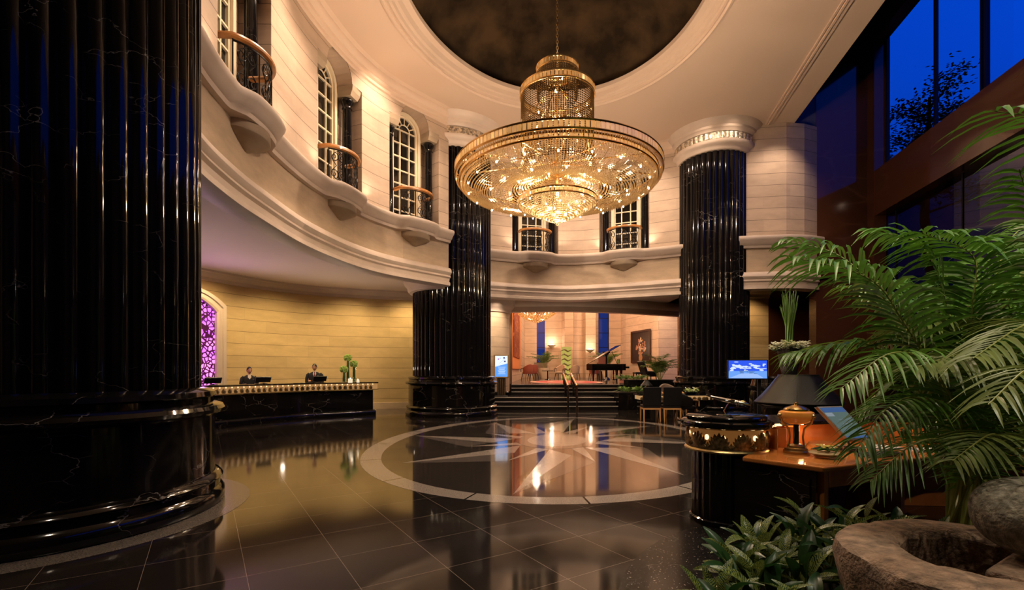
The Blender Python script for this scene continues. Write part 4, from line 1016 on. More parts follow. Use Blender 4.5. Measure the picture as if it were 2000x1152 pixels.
# ------------------------------------------------------------ concierge desk in the right foreground
def concierge():
    o = Vector((2.21, 5.0, 0)); t = thing('concierge_desk', 'concierge desk with a round black marble head, lit gilt leaf band and orange wood worktop', 'desk', o)
    def L(mb): mb.v = [(x - o.x, y - o.y, z) for x, y, z in mb.v]; return mb
    mb = MB(); mb.lathe([(.001, 1.045), (.37, 1.045), (.385, 1.055), (.385, 1.075), (.37, 1.088), (.001, 1.09)], 64); mb.lathe([(.30, .965), (.41, .965), (.44, .98), (.447, 1.005), (.44, 1.03), (.41, 1.045), (.30, 1.048)], 64)
    mb.build('head_top', BLK, t)
    fz = MB(); fz.lathe([(.34, .735), (.40, .735), (.405, .75), (.395, .765), (.375, .775), (.34, .78)], 64); fz = fz.build('frieze', BRASS, t)
    mb = MB(); mb.lathe([(.345, .76), (.345, .965)], 48); mb.build('light_strip', emis('amber desk glow', (1, .38, .09), .14), fz)
    mb = MB()
    for k in range(14): a = 2 * pi * k / 14 + .2; mb.ell((.352 * cos(a), .352 * sin(a), .885), (.022, .022, .028), 8, 5)
    mb.build('glow_lamps', emis('amber festoon lamps', (1, .60, .25), 3.2), fz)['kind'] = 'stuff'
    mb = MB()
    for k in range(11):
        a0 = -pi / 2 + (k - 5) * 2 * pi / 11
        f = lambda x, z, d: (( .378 + d) * cos(a0 + x / .38), (.378 + d) * sin(a0 + x / .38), .775 + z)
        palmette(mb, f, .17, .165, n=9, th=.022)
        a1 = a0 + pi / 11; f1 = lambda x, z, d: ((.378 + d) * cos(a1 + x / .38), (.378 + d) * sin(a1 + x / .38), .772 + z)
        palmette(mb, f1, .07, .07, n=5, th=.02)
    mb.lathe([(.378, .77), (.39, .775), (.39, .795), (.378, .80)], 48)
    mb.build('leaf_band', BRONZE, fz)['kind'] = 'stuff'
    mb = MB(); mb.lathe([(.33, 0), (.33, .735)], 264, flute=lambda a, r, z: -.012 * (1 - abs(cos(12 * a)))); mb.lathe([(.355, 0), (.355, .05), (.335, .06)], 48); mb.build('post', BLKC, t)
    # transaction ledge
    N = [(2.52, 4.86), (2.95, 5.13), (4.3, 5.5), (6.0, 5.35)]; F = [(6.1, 6.1), (4.2, 6.15), (2.9, 5.85), (2.3, 5.35)]
    mb = MB(); mb.prism(N + F, .955, 1.0); L(mb).build('ledge', SPECK, t, bevel=.008)
    mb = MB()
    N2 = [(2.50, 4.93), (2.93, 5.19), (4.3, 5.56), (6.0, 5.41)]
    for a, b in zip(N2, N2[1:]):
        a = Vector((*a, 0)); b = Vector((*b, 0)); c = (a + b) / 2; mb.box((c.x, c.y, .478), ((b - a).length, .05, .95), rot=atan2(b.y - a.y, b.x - a.x))
    L(mb).build('back_panel', WOODD, t)
    for f in (.18, .5, .82):
        mb = MB(); x = 2.5 + .43 * f; y = 4.93 + .26 * f; mb.box((x + .04, y - .07, .852), (.016, .16, .20), rot=.54); L(mb).build('divider', WOODD, t)
    wt = [(2.12, 4.45), (2.555, 3.96), (3.45, 4.31), (4.6, 4.72), (5.6, 4.75), (5.6, 5.43), (4.3, 5.53), (2.93, 5.16), (2.5, 4.9)]
    mb = MB(); mb.prism(wt, .705, .75); L(mb).build('worktop', WOODD, t, bevel=.012)
    mb = MB(); a = Vector((2.13, 4.60, 0)); b = Vector((2.56, 4.06, 0)); c = (a + b) / 2; mb.box((c.x, c.y, .352), ((b - a).length, .05, .70), rot=atan2(b.y - a.y, b.x - a.x)); mb.box((c.x - .03, c.y - .025, .33), ((b - a).length - .08, .02, .60), rot=atan2(b.y - a.y, b.x - a.x))
    L(mb).build('marble_panel', BLK, t)
    an = atan2(.35, .89); ux, uy = cos(an), sin(an)
    def P(d, k=0): return (2.60 + ux * d - uy * k, 4.04 + uy * d + ux * k)
    mb = MB(); p = P(.04, .25); mb.box((p[0], p[1], .352), (.05, .5, .70), rot=an); L(mb).build('side_panel', WOODD, t)
    mb = MB(); p = P(1.05, .25); mb.box((p[0], p[1], .352), (.05, .5, .70), rot=an); L(mb).build('side_panel', WOODD, t)
    mb = MB(); p = P(.54, .012); mb.box((p[0], p[1], .63), (.93, .03, .145), rot=an); dr = L(mb).build('drawer', WOODD, t, bevel=.005)
    mb = MB(); p = P(.50, -.02); mb.ell((p[0], p[1], .635), (.016, .02, .016), 10, 6); L(mb).build('knob', BRASS, dr)
concierge()
lamp('POINT', (3.0, 5.02, .93), 3.2, (1, .5, .2), .04, name='pigeonhole_lamp')
lamp('SPOT', (2.9, 4.6, 3.6), 26, (1, .62, .32), .03, (2.9, 4.6, .75), 60, .7, 'desk_spot')

# amber urn lamp on the worktop
def urn():
    t = thing('urn_lamp', 'amber ceramic urn lamp with a gold lid on brass legs, standing on the wooden worktop', 'lamp', (2.74, 4.66, .75))
    mb = MB(); mb.lathe([(.001, 0), (.112, 0), (.114, .02), (.10, .03), (.098, .045), (.07, .055), (.068, .07), (.045, .085), (.001, .09)], 32); mb.build('base', BRASS, t)
    mb = MB(); mb.lathe([(.024, .08), (.024, .28)], 16); mb.build('stem', pbr('dark green marble stem', (.01, .018, .012), .15), t)
    mb = MB(); mb.lathe([(.001, .275), (.06, .278), (.11, .295), (.148, .335), (.157, .365), (.148, .395), (.125, .405), (.09, .408), (.001, .41)], 40); b = mb.build('body', AMBER, t)
    mb = MB(); mb.lathe([(.085, .408), (.11, .412), (.108, .425), (.085, .44), (.045, .455), (.02, .462), (.016, .475), (.02, .483), (.001, .492)], 32); mb.build('lid', GOLD, t)
    for k in range(3):
        a = -pi / 2 + .55 + k * 2 * pi / 3; mb = MB()
        mb.tube([(r * cos(a), r * sin(a), z) for r, z in ((.155, .37), (.14, .30), (.075, .24), (.062, .16), (.07, .09), (.085, .06))], [.014, .012, .009, .009, .009, .012], 8); l = mb.build('leg', BRASS, t)
        mb = MB(); mb.ell((.158 * cos(a), .158 * sin(a), .365), (.024, .024, .020), 10, 6); mb.tube([(.165 * cos(a) + .02 * cos(q) * sin(a), .165 * sin(a) - .02 * cos(q) * cos(a), .352 + .02 * sin(q)) for q in [w * pi / 5 for w in range(10)]], .004, 5, closed=True); mb.build('ring_mask', BRASS, l)
urn()
t = thing('glass_bowl', 'low clear glass bowl of sand, green leaves and yellow petals beside the urn lamp', 'bowl', (2.86, 4.42, .75))
mb = MB(); mb.lathe([(.001, .004), (.09, .006), (.14, .035), (.155, .075), (.145, .115), (.128, .135), (.125, .132), (.141, .112), (.15, .075), (.136, .04), (.088, .012), (.001, .01)], 40); mb.build('glass', GLASS, t)
mb = MB(); mb.lathe([(.001, .014), (.09, .016), (.13, .04), (.12, .048), (.001, .052)], 32); mb.build('sand', pbr('pale sand', (.45, .33, .2), .9), t)
for k in range(7):
    mb = MB(); a = k * .9; mb.tube([(.11 * cos(a), .11 * sin(a), .07), (.02 * cos(a), .02 * sin(a), .085), (-.10 * cos(a + .3), -.10 * sin(a + .3), .075)], [.004, .018, .003], 6); mb.build('leaf', AGLD if k % 2 else GREEN1, t)
mb = MB(); rnd = random.Random(5)
for k in range(26): a = rnd.random() * 6.3; r = rnd.random() * .09; mb.ell((r * cos(a), r * sin(a), .095 + rnd.random() * .012), (.018, .014, .006), 6, 4)
mb.build('petals', pbr('yellow petals', (.6, .42, .05), .5), t)['kind'] = 'stuff'

def quadscreen(name, lab, c, w, up, cat, frame, screen_mats, th=.03):
    t = thing(name, lab, cat, c); w = Vector(w); up = Vector(up); n = w.cross(up).normalized()
    def slab(mb, s, a, b, mat=0):
        P = [Vector(w * sx * s + up * sy * (s if s < 1 else 1)) + n * q for q in (a, b) for sx, sy in ((-.5, -.5), (.5, -.5), (.5, .5), (-.5, .5))]
        mb.add([tuple(p) for p in P], [(0, 1, 2, 3), (4, 5, 6, 7), (0, 1, 5, 4), (1, 2, 6, 5), (2, 3, 7, 6), (3, 0, 4, 7)], mat)
    mb = MB(); slab(mb, 1, -th, 0); mb.build('casing', frame, t, bevel=.004)
    mb = MB(); k = .46
    def F(u, v, d=.002): return tuple(w * u * k + up * v * k + n * d)
    for (u0, u1, v0, v1, m, d) in screen_mats[1]:
        mb.add([F(u0, v0, d), F(u1, v0, d), F(u1, v1, d), F(u0, v1, d)], [(0, 1, 2, 3)], m)
    mb.build('screen', screen_mats[0], t); return t
S1 = emis('grey green screen light', (.16, .24, .22), .55); S2 = emis('blue screen light', (.07, .16, .40), .6); S3 = emis('pale screen light', (.35, .42, .48), .6)
t = quadscreen('computer_monitor', 'silver framed flat monitor leaning back on the concierge worktop, showing a grey green page', at(1650, 825, 4.78), (.31, .10, .0), (-.235, .10, .315), 'monitor',
    pbr('silver plastic', (.42, .38, .36), .35, .3), ([S1, S2, S3], [(-1, 1, -1, 1, 0, .002), (-1, 1, .68, 1, 1, .003), (-1, -.35, .42, .66, 2, .0035), (-1, 1, -1, -.86, 1, .003), (-.3, .9, .2, .22, 2, .003), (-.3, .9, -.1, -.08, 2, .003)]))
mb = MB(); mb.tube([(.02, .04, -.02), (.05, .06, -.14), (.04, .0, -.235)], .016, 8); mb.lathe([(.001, -.245), (.12, -.245), (.12, -.235), (.001, -.23)], 28, c=(.04, .0, -.01)); mb.build('stand', DARK, t)
def keyboard(lab, loc, rz):
    t = thing('keyboard', lab, 'keyboard', loc, rz); mb = MB(); mb.box((0, 0, .01), (.44, .16, .02)); mb.build('casing', DARK, t, bevel=.004)
    mb = MB()
    for r in range(5):
        for c in range(15): mb.box((-.2 + c * .0286, -.06 + r * .03, .024), (.023, .024, .008))
    mb.build('keys', pbr('black keys', (.03, .03, .032), .4), t)['kind'] = 'stuff'
keyboard('black keyboard on the wooden worktop right of the glass bowl', (3.42, 4.50, .75), .38)
PAP = pbr('white paper', (.62, .56, .52), .7)
for k, (x, y, r, w, h, lab) in enumerate(((3.35, 4.85, .5, .30, .21, 'open printed booklet lying behind the keyboard'), (3.75, 4.90, .2, .3, .22, 'white paper sheaf right of the open booklet'), (4.1, 4.75, -.3, .3, .21, 'white papers under the palm fronds on the worktop'))):
    t = thing('paper_stack', lab, 'papers', (x, y, .75), r)
    for q in range(3):
        mb = MB(); mb.box((.01 * q, .008 * q, .004 + .006 * q), (w, h, .005), rot=.12 * q); mb.build('sheet', PAP if q != 1 else pbr('printed brochure', (.10, .14, .25), .4), t)

# model aeroplane on the round head
def plane_():
    t = thing('model_aeroplane', 'silver twin engine model aeroplane on a curved stand on the round desk head', 'model', (2.16, 4.93, 1.09))
    ST = pbr('polished silver', (.78, .70, .62), .14, 1)
    mb = MB(); mb.lathe([(.001, 0), (.075, 0), (.07, .008), (.001, .012)], 28, sx=1.0, sy=.7); mb.box((.11, -.03, .004), (.07, .03, .008), rot=.1); mb.build('base', ST, t)
    mb = MB(); mb.tube([(.02, 0, .008), (-.0, 0, .04), (.03, 0, .09), (.055, 0, .13)], .005, 8); mb.build('stand', ST, t)
    A = Matrix.Rotation(radians(10), 3, 'Y') @ Matrix.Rotation(-.35, 3, 'Z')
    def T(p): return tuple(A @ Vector(p) + Vector((.03, 0, .145)))
    def rec(mb): mb.v = [T(p) for p in mb.v]; return mb
    mb = MB(); mb.tube([(-.20, 0, .018), (-.14, 0, .012), (-.05, 0, .004), (.08, 0, 0), (.16, 0, -.002), (.205, 0, -.004), (.222, 0, -.005)], [.004, .012, .021, .025, .023, .013, .002], 16); rec(mb).build('fuselage', ST, t)
    mb = MB(); mb.ell((.15, 0, .016), (.035, .018, .014), 12, 6); rec(mb).build('cockpit', GOLD, t)
    for s in (-1, 1):
        mb = MB(); mb.add([(.07, s * .018, -.005), (.0, s * .018, -.005), (.02, s * .24, .014), (.055, s * .24, .014), (.07, s * .018, .006), (.0, s * .018, .004), (.02, s * .24, .018), (.055, s * .24, .018)], [(0, 1, 2, 3), (4, 5, 6, 7), (0, 3, 7, 4), (1, 2, 6, 5), (3, 2, 6, 7), (0, 1, 5, 4)]); w = rec(mb).build('wing', ST, t)
        mb = MB(); mb.tube([(-.02, s * .085, .0), (.03, s * .085, -.002), (.085, s * .085, -.002), (.105, s * .085, -.002)], [.003, .012, .013, .004], 12); e = rec(mb).build('engine', ST, w)
        mb = MB()
        for k in range(3): a = k * 2 * pi / 3 + .4; mb.box((.104, s * .085 + .022 * cos(a), -.002 + .022 * sin(a)), (.003, .007, .044), tilt=Matrix.Rotation(-(a - pi / 2), 3, 'X') if False else Matrix.Rotation(a - pi / 2, 3, 'X'))
        rec(mb).build('propeller', ST, w)
        mb = MB(); mb.add([(-.16, s * .006, .016), (-.20, s * .006, .018), (-.205, s * .075, .03), (-.185, s * .075, .03), (-.16, s * .006, .020), (-.20, s * .006, .022)], [(0, 1, 2, 3), (4, 5, 2, 3), (0, 3, 4), (1, 2, 5)]); rec(mb).build('tailplane', ST, t)
    mb = MB(); mb.add([(-.15, -.002, .02), (-.20, -.002, .02), (-.225, 0, .085), (-.20, 0, .085), (-.15, .002, .02), (-.20, .002, .02)], [(0, 1, 2, 3), (4, 5, 2, 3), (0, 3, 4), (1, 2, 5)]); rec(mb).build('tail_fin', ST, t)
plane_()

# ------------------------------------------------------------ guest chairs and writing desk beyond
def chair(lab, loc, rz):
    t = thing('guest_chair', lab, 'chair', loc, rz, group='black guest chairs with oak legs')
    mb = MB(); mb.box((0, .0, .455), (.50, .48, .09)); mb.build('seat', LEATH, t, bevel=.02)
    mb = MB(); mb.box((0, -.235, .76), (.53, .065, .56), tilt=Matrix.Rotation(.07, 3, 'X')); mb.build('backrest', LEATH, t, bevel=.02)
    mb = MB(); mb.box((0, -.225, .395), (.50, .035, .05)); mb.box((0, .225, .395), (.50, .035, .05)); mb.box((-.235, 0, .395), (.035, .45, .05)); mb.box((.235, 0, .395), (.035, .45, .05)); mb.build('seat_rail', WOODL, t)
    for sx in (-1, 1):
        for sy in (-1, 1): mb = MB(); mb.add([(sx * .235 + q[0] * w, sy * (.225 + d) + q[1] * w, z) for w, d, z in ((.014, .03, 0), (.021, 0, .41)) for q in ((-1, -1), (1, -1), (1, 1), (-1, 1))], [(0, 1, 2, 3), (4, 5, 6, 7), (0, 1, 5, 4), (1, 2, 6, 5), (2, 3, 7, 6), (3, 0, 4, 7)]); mb.build('leg', WOODL, t)
    return t
chair('left one of two black backed guest chairs with oak legs before the writing desk', (4.16, 14.55, 0), -.06)
chair('right one of two black backed guest chairs with oak legs before the writing desk', (4.76, 14.5, 0), -.10)
def armchair(name, lab, loc, rz, cush, frame, s=1.0, group=None, low=False):
    t = thing(name, lab, 'chair', loc, rz, group=group)
    mb = MB(); mb.lathe([(.001, .34), (.24, .34), (.27, .37), (.27, .43), (.24, .46), (.001, .47)], 24, sx=1, sy=.95); mb.build('seat', cush, t)
    mb = MB(); rows = []
    for r, z in ((.27, .44), (.29, .58), (.30, .78), (.28, .80), (.25, .78), (.25, .58), (.24, .46)):
        rows.append([(r * cos(a) * 1.0, -r * sin(a), z + .06 * sin(a) ** 2 * (z > .6) - (.14 * (1 - sin(a)) if z > .6 else 0)) for a in [pi * (.02 + .96 * k / 16) for k in range(17)]])
    mb.grid(rows, 0, True); mb.build('backrest', cush, t)
    for sx in (-1, 1):
        mb = MB(); mb.tube([(sx * .27, -.06, .64), (sx * .30, .12, .63), (sx * .28, .22, .60), (sx * .27, .23, .45)], .02, 8); mb.build('arm', frame, t)
        for sy in (-1, 1): mb = MB(); mb.tube([(sx * .20, sy * .19, .36), (sx * .25, sy * .24, 0)], [.022, .014], 8); mb.build('leg', frame, t)
    if s != 1: t.scale = (s, s, s)
    return t
armchair('desk_armchair', 'armchair with a rounded back on the far side of the writing desk', (5.35, 16.35, 0), pi + .2, pbr('taupe chair cloth', (.20, .14, .10), .7), WOODL, 1.25)
armchair('desk_armchair', 'black armchair with pale arms at the right of the two guest chairs', (5.35, 14.8, 0), -1.2, LEATH, WOODL, 1.0)
def wdesk():
    t = thing('writing_desk', 'black stone guest desk with a lit gilt leaf edge behind the two guest chairs', 'desk', (5.3, 15.6, 0))
    mb = MB(); pts = [(-1.3, -.35), (.8, -.35)] + [(.8 + .35 * sin(a) * 1.2, -.35 * cos(a)) for a in [k * pi / 10 for k in range(1, 10)]] + [(.8, .35), (-1.3, .35)]
    mb.prism(pts, .73, .77); mb.build('top', BLK, t, bevel=.008)
    mb = MB(); mb.prism([(x * .965, y * .9) for x, y in pts], .60, .73); fz = mb.build('light_band', emis('soft desk band glow', (1, .55, .22), .45), t)
    mb = MB()
    for k in range(14): palmette(mb, lambda x, z, d: (-1.18 + k * .15 + x, -.325 - d, .59 + z), .13, .12, n=7, th=.012)
    for k in range(6):
        a0 = k * pi / 6 + .2; palmette(mb, lambda x, z, d: (.77 + (.40 + d) * sin(a0 + x / .36), -(.32 + d) * cos(a0 + x / .36), .59 + z), .13, .12, n=7, th=.012)
    mb.build('leaf_edge', BRONZE, fz)['kind'] = 'stuff'
    for x in (-1.05, .75): mb = MB(); mb.box((x, 0, .3), (.3, .5, .60)); mb.build('pedestal', BLK, t)
wdesk()
t = thing('flower_bowl', 'low bowl of pale green and ivory flowers on the guest desk', 'bowl', (5.75, 15.5, .77))
mb = MB(); mb.lathe([(.001, 0), (.12, 0), (.2, .07), (.19, .075), (.1, .02)], 28); mb.build('dish', DARK, t)
def tuft(mb, n, r, h, L, wd, seed, mat=0, up=.6, c=(0, 0, 0)):
    rnd = random.Random(seed)
    for k in range(n):
        a = rnd.random() * 2 * pi; d = r * sqrt(rnd.random()); p = Vector((c[0] + d * cos(a), c[1] + d * sin(a), c[2] + h * rnd.random()))
        b = a + rnd.uniform(-.6, .6); e = rnd.uniform(up - .4, up + .4); l = L * rnd.uniform(.6, 1.1)
        dr = Vector((cos(b) * cos(e), sin(b) * cos(e), sin(e))); sd = Vector((-sin(b), cos(b), 0)) * wd
        q = p + dr * l * .5; w_ = p + dr * l + Vector((0, 0, -l * .25)); nrm = dr.cross(sd).normalized() * wd * .35
        mb.add([tuple(p), tuple(q + sd - nrm), tuple(w_), tuple(q - sd - nrm), tuple(q)], [(0, 4, 1), (1, 4, 2), (2, 4, 3), (3, 4, 0)], mat)
mb = MB(); tuft(mb, 90, .19, .1, .10, .02, 4, 0); tuft(mb, 60, .18, .12, .07, .022, 6, 1, c=(0, 0, .03)); mb.build('flowers', [FLOW, WHITEF], t, loc=(0, 0, .05))['kind'] = 'stuff'
t = thing('table_lamp', 'small desk lamp with a dark metal cone shade and brass stem left of the chairs', 'lamp', (4.30, 15.45, .77))
mb = MB(); mb.lathe([(.001, 0), (.09, 0), (.08, .02), (.03, .04), (.04, .12), (.045, .2), (.02, .26), (.015, .34)], 24); mb.build('stem', GOLD, t)
mb = MB(); mb.lathe([(.05, .44), (.06, .44), (.19, .28), (.185, .275), (.055, .42)], 32); mb.build('lamp_shade', POTM, t)
lamp('POINT', (4.30, 15.45, 1.06), 5, (1, .68, .36), .03, name='table_lamp_bulb')

# wall screen on a pole before the right pillar
TVc = emis('cloud white screen', (.60, .72, 1), 1.15); TVb = emis('deep blue screen', (.03, .11, .95), .95); TVs = emis('sea blue screen', (.16, .38, .95), 1.0); TVd = emis('grey blue screen', (.10, .20, .45), .8)
def tv():
    t = thing('display_screen', 'flat screen showing clouds over blue sea on a black pole beside the right pillar', 'screen', (5.60, 11.5, 0), -.12)
    mb = MB(); mb.box((0, 0, 1.555), (.92, .05, .46)); mb.build('casing', DARK, t, bevel=.006)
    mb = MB(); sc = [(-.435, .435, 1.345, 1.77, TVb)]
    def q(x0, x1, z0, z1, m, d): mb.add([(x0, -.026 - d, z0), (x1, -.026 - d, z0), (x1, -.026 - d, z1), (x0, -.026 - d, z1)], [(0, 1, 2, 3)], m)
    q(-.435, .435, 1.345, 1.77, 0, .001); q(-.435, .435, 1.345, 1.52, 2, .002)
    rnd = random.Random(9)
    for k in range(46):
        x = rnd.uniform(-.40, .40); z = rnd.gauss(1.60, .05); z = min(1.735, max(1.53, z)); rx = rnd.uniform(.02, .075); rz = rnd.uniform(.008, .022)
        n = 12; x = max(-.43 + rx, min(.43 - rx, x)); mb.add([(x + rx * cos(2 * pi * i / n), -.0285 - k * .00002, z + rz * sin(2 * pi * i / n)) for i in range(n)], [tuple(range(n))], 1)
    for k in range(14): x = rnd.uniform(-.16, .22); z = rnd.uniform(1.45, 1.53); mb.add([(x - .05, -.0295, z), (x + .05, -.0295, z), (x + .04, -.0295, z + .008), (x - .03, -.0295, z + .012)], [(0, 1, 2, 3)], 3)
    for k in range(9): z = 1.36 + k * .012; mb.add([(-.4 + .03 * k, -.0292, z), (.35 - .02 * k, -.0292, z), (.35 - .02 * k, -.0292, z + .004), (-.4 + .03 * k, -.0292, z + .004)], [(0, 1, 2, 3)], 1)
    mb.build('screen', [TVb, TVc, TVs, TVd], t)
    mb = MB(); mb.box((.28, .05, .66), (.07, .05, 1.32)); mb.lathe([(.001, 0), (.26, 0), (.25, .03), (.001, .05)], 28, c=(.28, .05, 0)); mb.build('stand', DARK, t)
tv()
# cone planter with vase, flowers and tall reeds
t = thing('marble_plinth', 'round black marble plinth under the big cone shaped pot', 'plinth', (5.39, 9.1, 0))
mb = MB(); mb.lathe([(.62, 0), (.62, .08), (.58, .1), (.58, .84), (.66, .86), (.70, .90), (.66, .93), (.001, .93)], 48); mb.build('drum', BLK, t)
t = thing('cone_pot', 'large upturned pewter cone shaped pot on the round marble plinth', 'pot', (5.39, 9.1, .93))
mb = MB(); mb.lathe([(.001, 0), (.74, 0), (.745, .015), (.73, .03), (.60, .17), (.47, .33), (.38, .46), (.345, .50), (.34, .53), (.001, .53)], 96); mb.build('cone', POTM, t)
t = thing('ribbed_vase', 'tall ribbed pewter vase with ivory flowers and upright green reeds on the cone shaped pot', 'vase', (5.22, 9.1, 1.46))
mb = MB(); mb.lathe([(.001, 0), (.11, 0), (.12, .01), (.15, .14), (.185, .34), (.20, .46), (.185, .50), (.17, .48), (.16, .3)], 96, flute=lambda a, r, z: .004 * cos(30 * a)); mb.build('vase', VASEM, t)
mb = MB(); rnd = random.Random(8)
for k in range(70):
    a = rnd.random() * 2 * pi; r0 = .06 * sqrt(rnd.random()); r1 = r0 * 2.2 + .03; b = a + 1.1; h = rnd.uniform(1.25, 1.62)
    mb.tube([(r0 * cos(a), r0 * sin(a), .40), (.4 * r1 * cos(a + .6), .4 * r1 * sin(a + .6), .9), (r1 * cos(b), r1 * sin(b), h)], [.006, .0055, .003], 5)
mb.build('reeds', STALK, t)['kind'] = 'stuff'
mb = MB(); tuft(mb, 150, .20, .1, .16, .024, 14, 0, up=.25, c=(0, 0, .44)); tuft(mb, 420, .30, .14, .09, .026, 16, 1, up=.5, c=(0, 0, .47)); mb.build('flowers', [AGLD, WHITEF], t)['kind'] = 'stuff'
t = thing('marble_plinth', 'stepped round black marble plinth seen behind the left edge of the cone shaped pot', 'plinth', (7.1, 13.1, 0))
mb = MB(); mb.lathe([(.70, 0), (.70, .25), (.64, .3), (.60, 1.0), (.66, 1.03), (.68, 1.08), (.60, 1.12), (.56, 1.3), (.6, 1.33), (.56, 1.38), (.001, 1.39)], 48); mb.build('drum', BLK, t)
# ------------------------------------------------------------ steps and raised lounge
t = thing('staircase', 'two flights of broad black stone steps rising to the lounge', 'stairs', (1.6, 18.6, 0))
STEPM = pbr('polished black step stone', (.012, .010, .010), .12); NOSE = pbr('pale step nosing', (.42, .36, .31), .4)
SY = [18.62, 18.98, 19.34, 21.0, 21.34, 21.68]
for k, y in enumerate(SY):
    mb = MB(); x0, x1 = ((-1.6, 4.10) if k < 3 else (-.02, 6.2)); y1 = 22.3; rows = []
    def fy(x, y): return y + .012 * (x - 1.8) ** 2
    top = .15 * (k + 1); bot = .15 * k
    n = 14
    xs = [x0 + (x1 - x0) * i / n for i in range(n + 1)]
    mb.grid([[(x, fy(x, y), z) for x in xs] for z in (bot, top)], 0, False); mb.grid([[(x, fy(x, y) if j == 0 else y1, top) for x in xs] for j in (0, 1)], 0, False)
    mb.v = [(a - 1.6, b - 18.6, c) for a, b, c in mb.v]; s = mb.build('step', STEPM, t)
    mb = MB(); mb.grid([[(x, fy(x, y) + dy, z) for x in xs] for dy, z in ((-.012, top - .028), (-.014, top + .002), (.03, top + .002))], 0, False); mb.v = [(a - 1.6, b - 18.6, c) for a, b, c in mb.v]; mb.build('nosing', NOSE, s)
mb = MB(); mb.add([(-3, 22.0, .898), (13, 22.0, .898), (13, 41, .898), (-3, 41, .898)], [(0, 1, 2, 3)]); mb.add([(-3, 22.0, 0), (13, 22.0, 0), (13, 22.0, .898), (-3, 22.0, .898)], [(0, 1, 2, 3)]); struct(mb.build('floor', pbr('polished dark lounge floor', (.045, .028, .018), .14)))
# lounge shell
STONE_L = stone('peach limestone blocks', (.60, .43, .30), row=.62, width=2.2, mortar=.012, dark=.4)
STONE_P = stone('round pier limestone', (.62, .47, .32), row=.42, width=1.4, mortar=.008, dark=.5)
LW = [Plan([(-.2, 22.0), (.0, 25.2), (1.05, 40.0)], n=1), Plan([(1.05, 40), (2.05, 40)], n=1), Plan([(2.72, 40), (4.1, 40), (4.25, 39.0), (4.9, 38.6), (5.0, 39.2), (5.75, 39.3), (5.85, 38.4), (6.65, 38.4), (6.75, 40), (7.15, 40)], n=1), Plan([(8.02, 40), (9.0, 40), (9.1, 38.6), (10.25, 33.8)], n=1), Plan([(10.25, 33.8), (13.5, 33.8)], n=1)]
for pl in LW: struct(sweep(pl, [(0, .9), (0, 8.4)], step=50, sm=False).build('wall_lounge', STONE_L))
mb = MB(); mb.box((5, 31.5, 8.5), (16, 20, .2)); struct(mb.build('ceiling', SOFF))
for nm, x in (('window_20', 2.38), ('window_21', 7.58)):
    mb = MB(); mb.box((x, 40.1, 5.3), (.95, .04, 6.2)); w = struct(mb.build(nm, pbr('night blue window glass', (.006, .012, .06), .05, emit=(.01, .04, .30), es=.45)))
    mb = MB()
    for z in (3.4, 4.6, 5.8): mb.box((x, 40.06, z), (.95, .05, .05))
    for s in (-.42, .42): mb.box((x + s, 40.06, 5.2), (.06, .06, 6.2))
    struct(mb.build('window_frame', FRM, parent=w))
    mb = MB(); mb.box((x, 40.05, 1.5), (1.1, .2, 1.3)); struct(mb.build('wall_lounge_sill', STONE_L))
mb = MB(); mb.box((-1.6, 23.0, 2.5), (3.2, .2, 5)); struct(mb.build('wall_lounge_left', STONE_L)); 
mb = MB(); mb.box((11.0, 25.9, 2.5), (4.2, .2, 5)); struct(mb.build('wall_lounge_right', REDM))
t = thing('stone_pier', 'round limestone pier between the black pillar and the lounge opening', 'pier', (-1.08, 21.3, .0))
mb = MB(); n = 32; rows = [[(.97 * cos(2 * pi * i / n), .97 * sin(2 * pi * i / n), z) for i in range(n + 1)] for z in (.62, 4.1)]; mb.grid(rows, 0, True, uvs=[[(6.1 * i / n, z) for i in range(n + 1)] for z in (.62, 4.1)]); mb.build('shaft', STONE_P, t)
mb = MB(); mb.lathe([(.97, 4.0), (1.03, 4.02), (1.05, 4.12), (1.12, 4.18), (1.22, 4.3), (1.24, 4.5), (1.3, 4.62)], 48); mb.build('capital', TRIM, t)
mb = MB(); mb.lathe([(1.02, .452), (1.02, .58), (.97, .62)], 48); mb.build('base', BLK, t)

# stair balustrade
t = thing('stair_handrail', 'short double handrail with gilt rails and dark scrolled panels up the middle of the steps', 'railing', (2.15, 18.6, 0))
for s in (0, .34):
    mb = MB(); a = Vector((s, -.12, .93)); b = Vector((s + .18, 3.3, 1.37)); mb.tube([a + Vector((0, .1, -.10)), a, a + (b - a) * .4, b, b + Vector((0, .12, -.08))], .042, 10); mb.build('handrail', GOLD, t)
    mb = MB()
    for k in range(7):
        f = k / 6; p = a + (b - a) * f; zb = .004 + .15 * sum(1 for y in SY if y - 18.6 < p.y + .03) ; mb.tube([(p.x, p.y, zb), (p.x, p.y, p.z)], .018, 6)
        if k < 6:
            q = a + (b - a) * (f + .083); 
            for rr, zz in ((.11, q.z - .2), (.08, q.z - .42)):
                mb.tube([(q.x, q.y + rr * cos(w * .6) * (1 - w / 16), zz + rr * sin(w * .6) * (1 - w / 16)) for w in range(14)], .012, 5)
    mb.build('balusters', IRON, t)
for s in (0, .34):
    mb = MB(); mb.box((s, -.05, .48), (.07, .05, .86)); mb.box((s, -.06, .05), (.12, .12, .1)); mb.build('newel', pbr('polished steel', (.45, .42, .42), .15, 1), t)
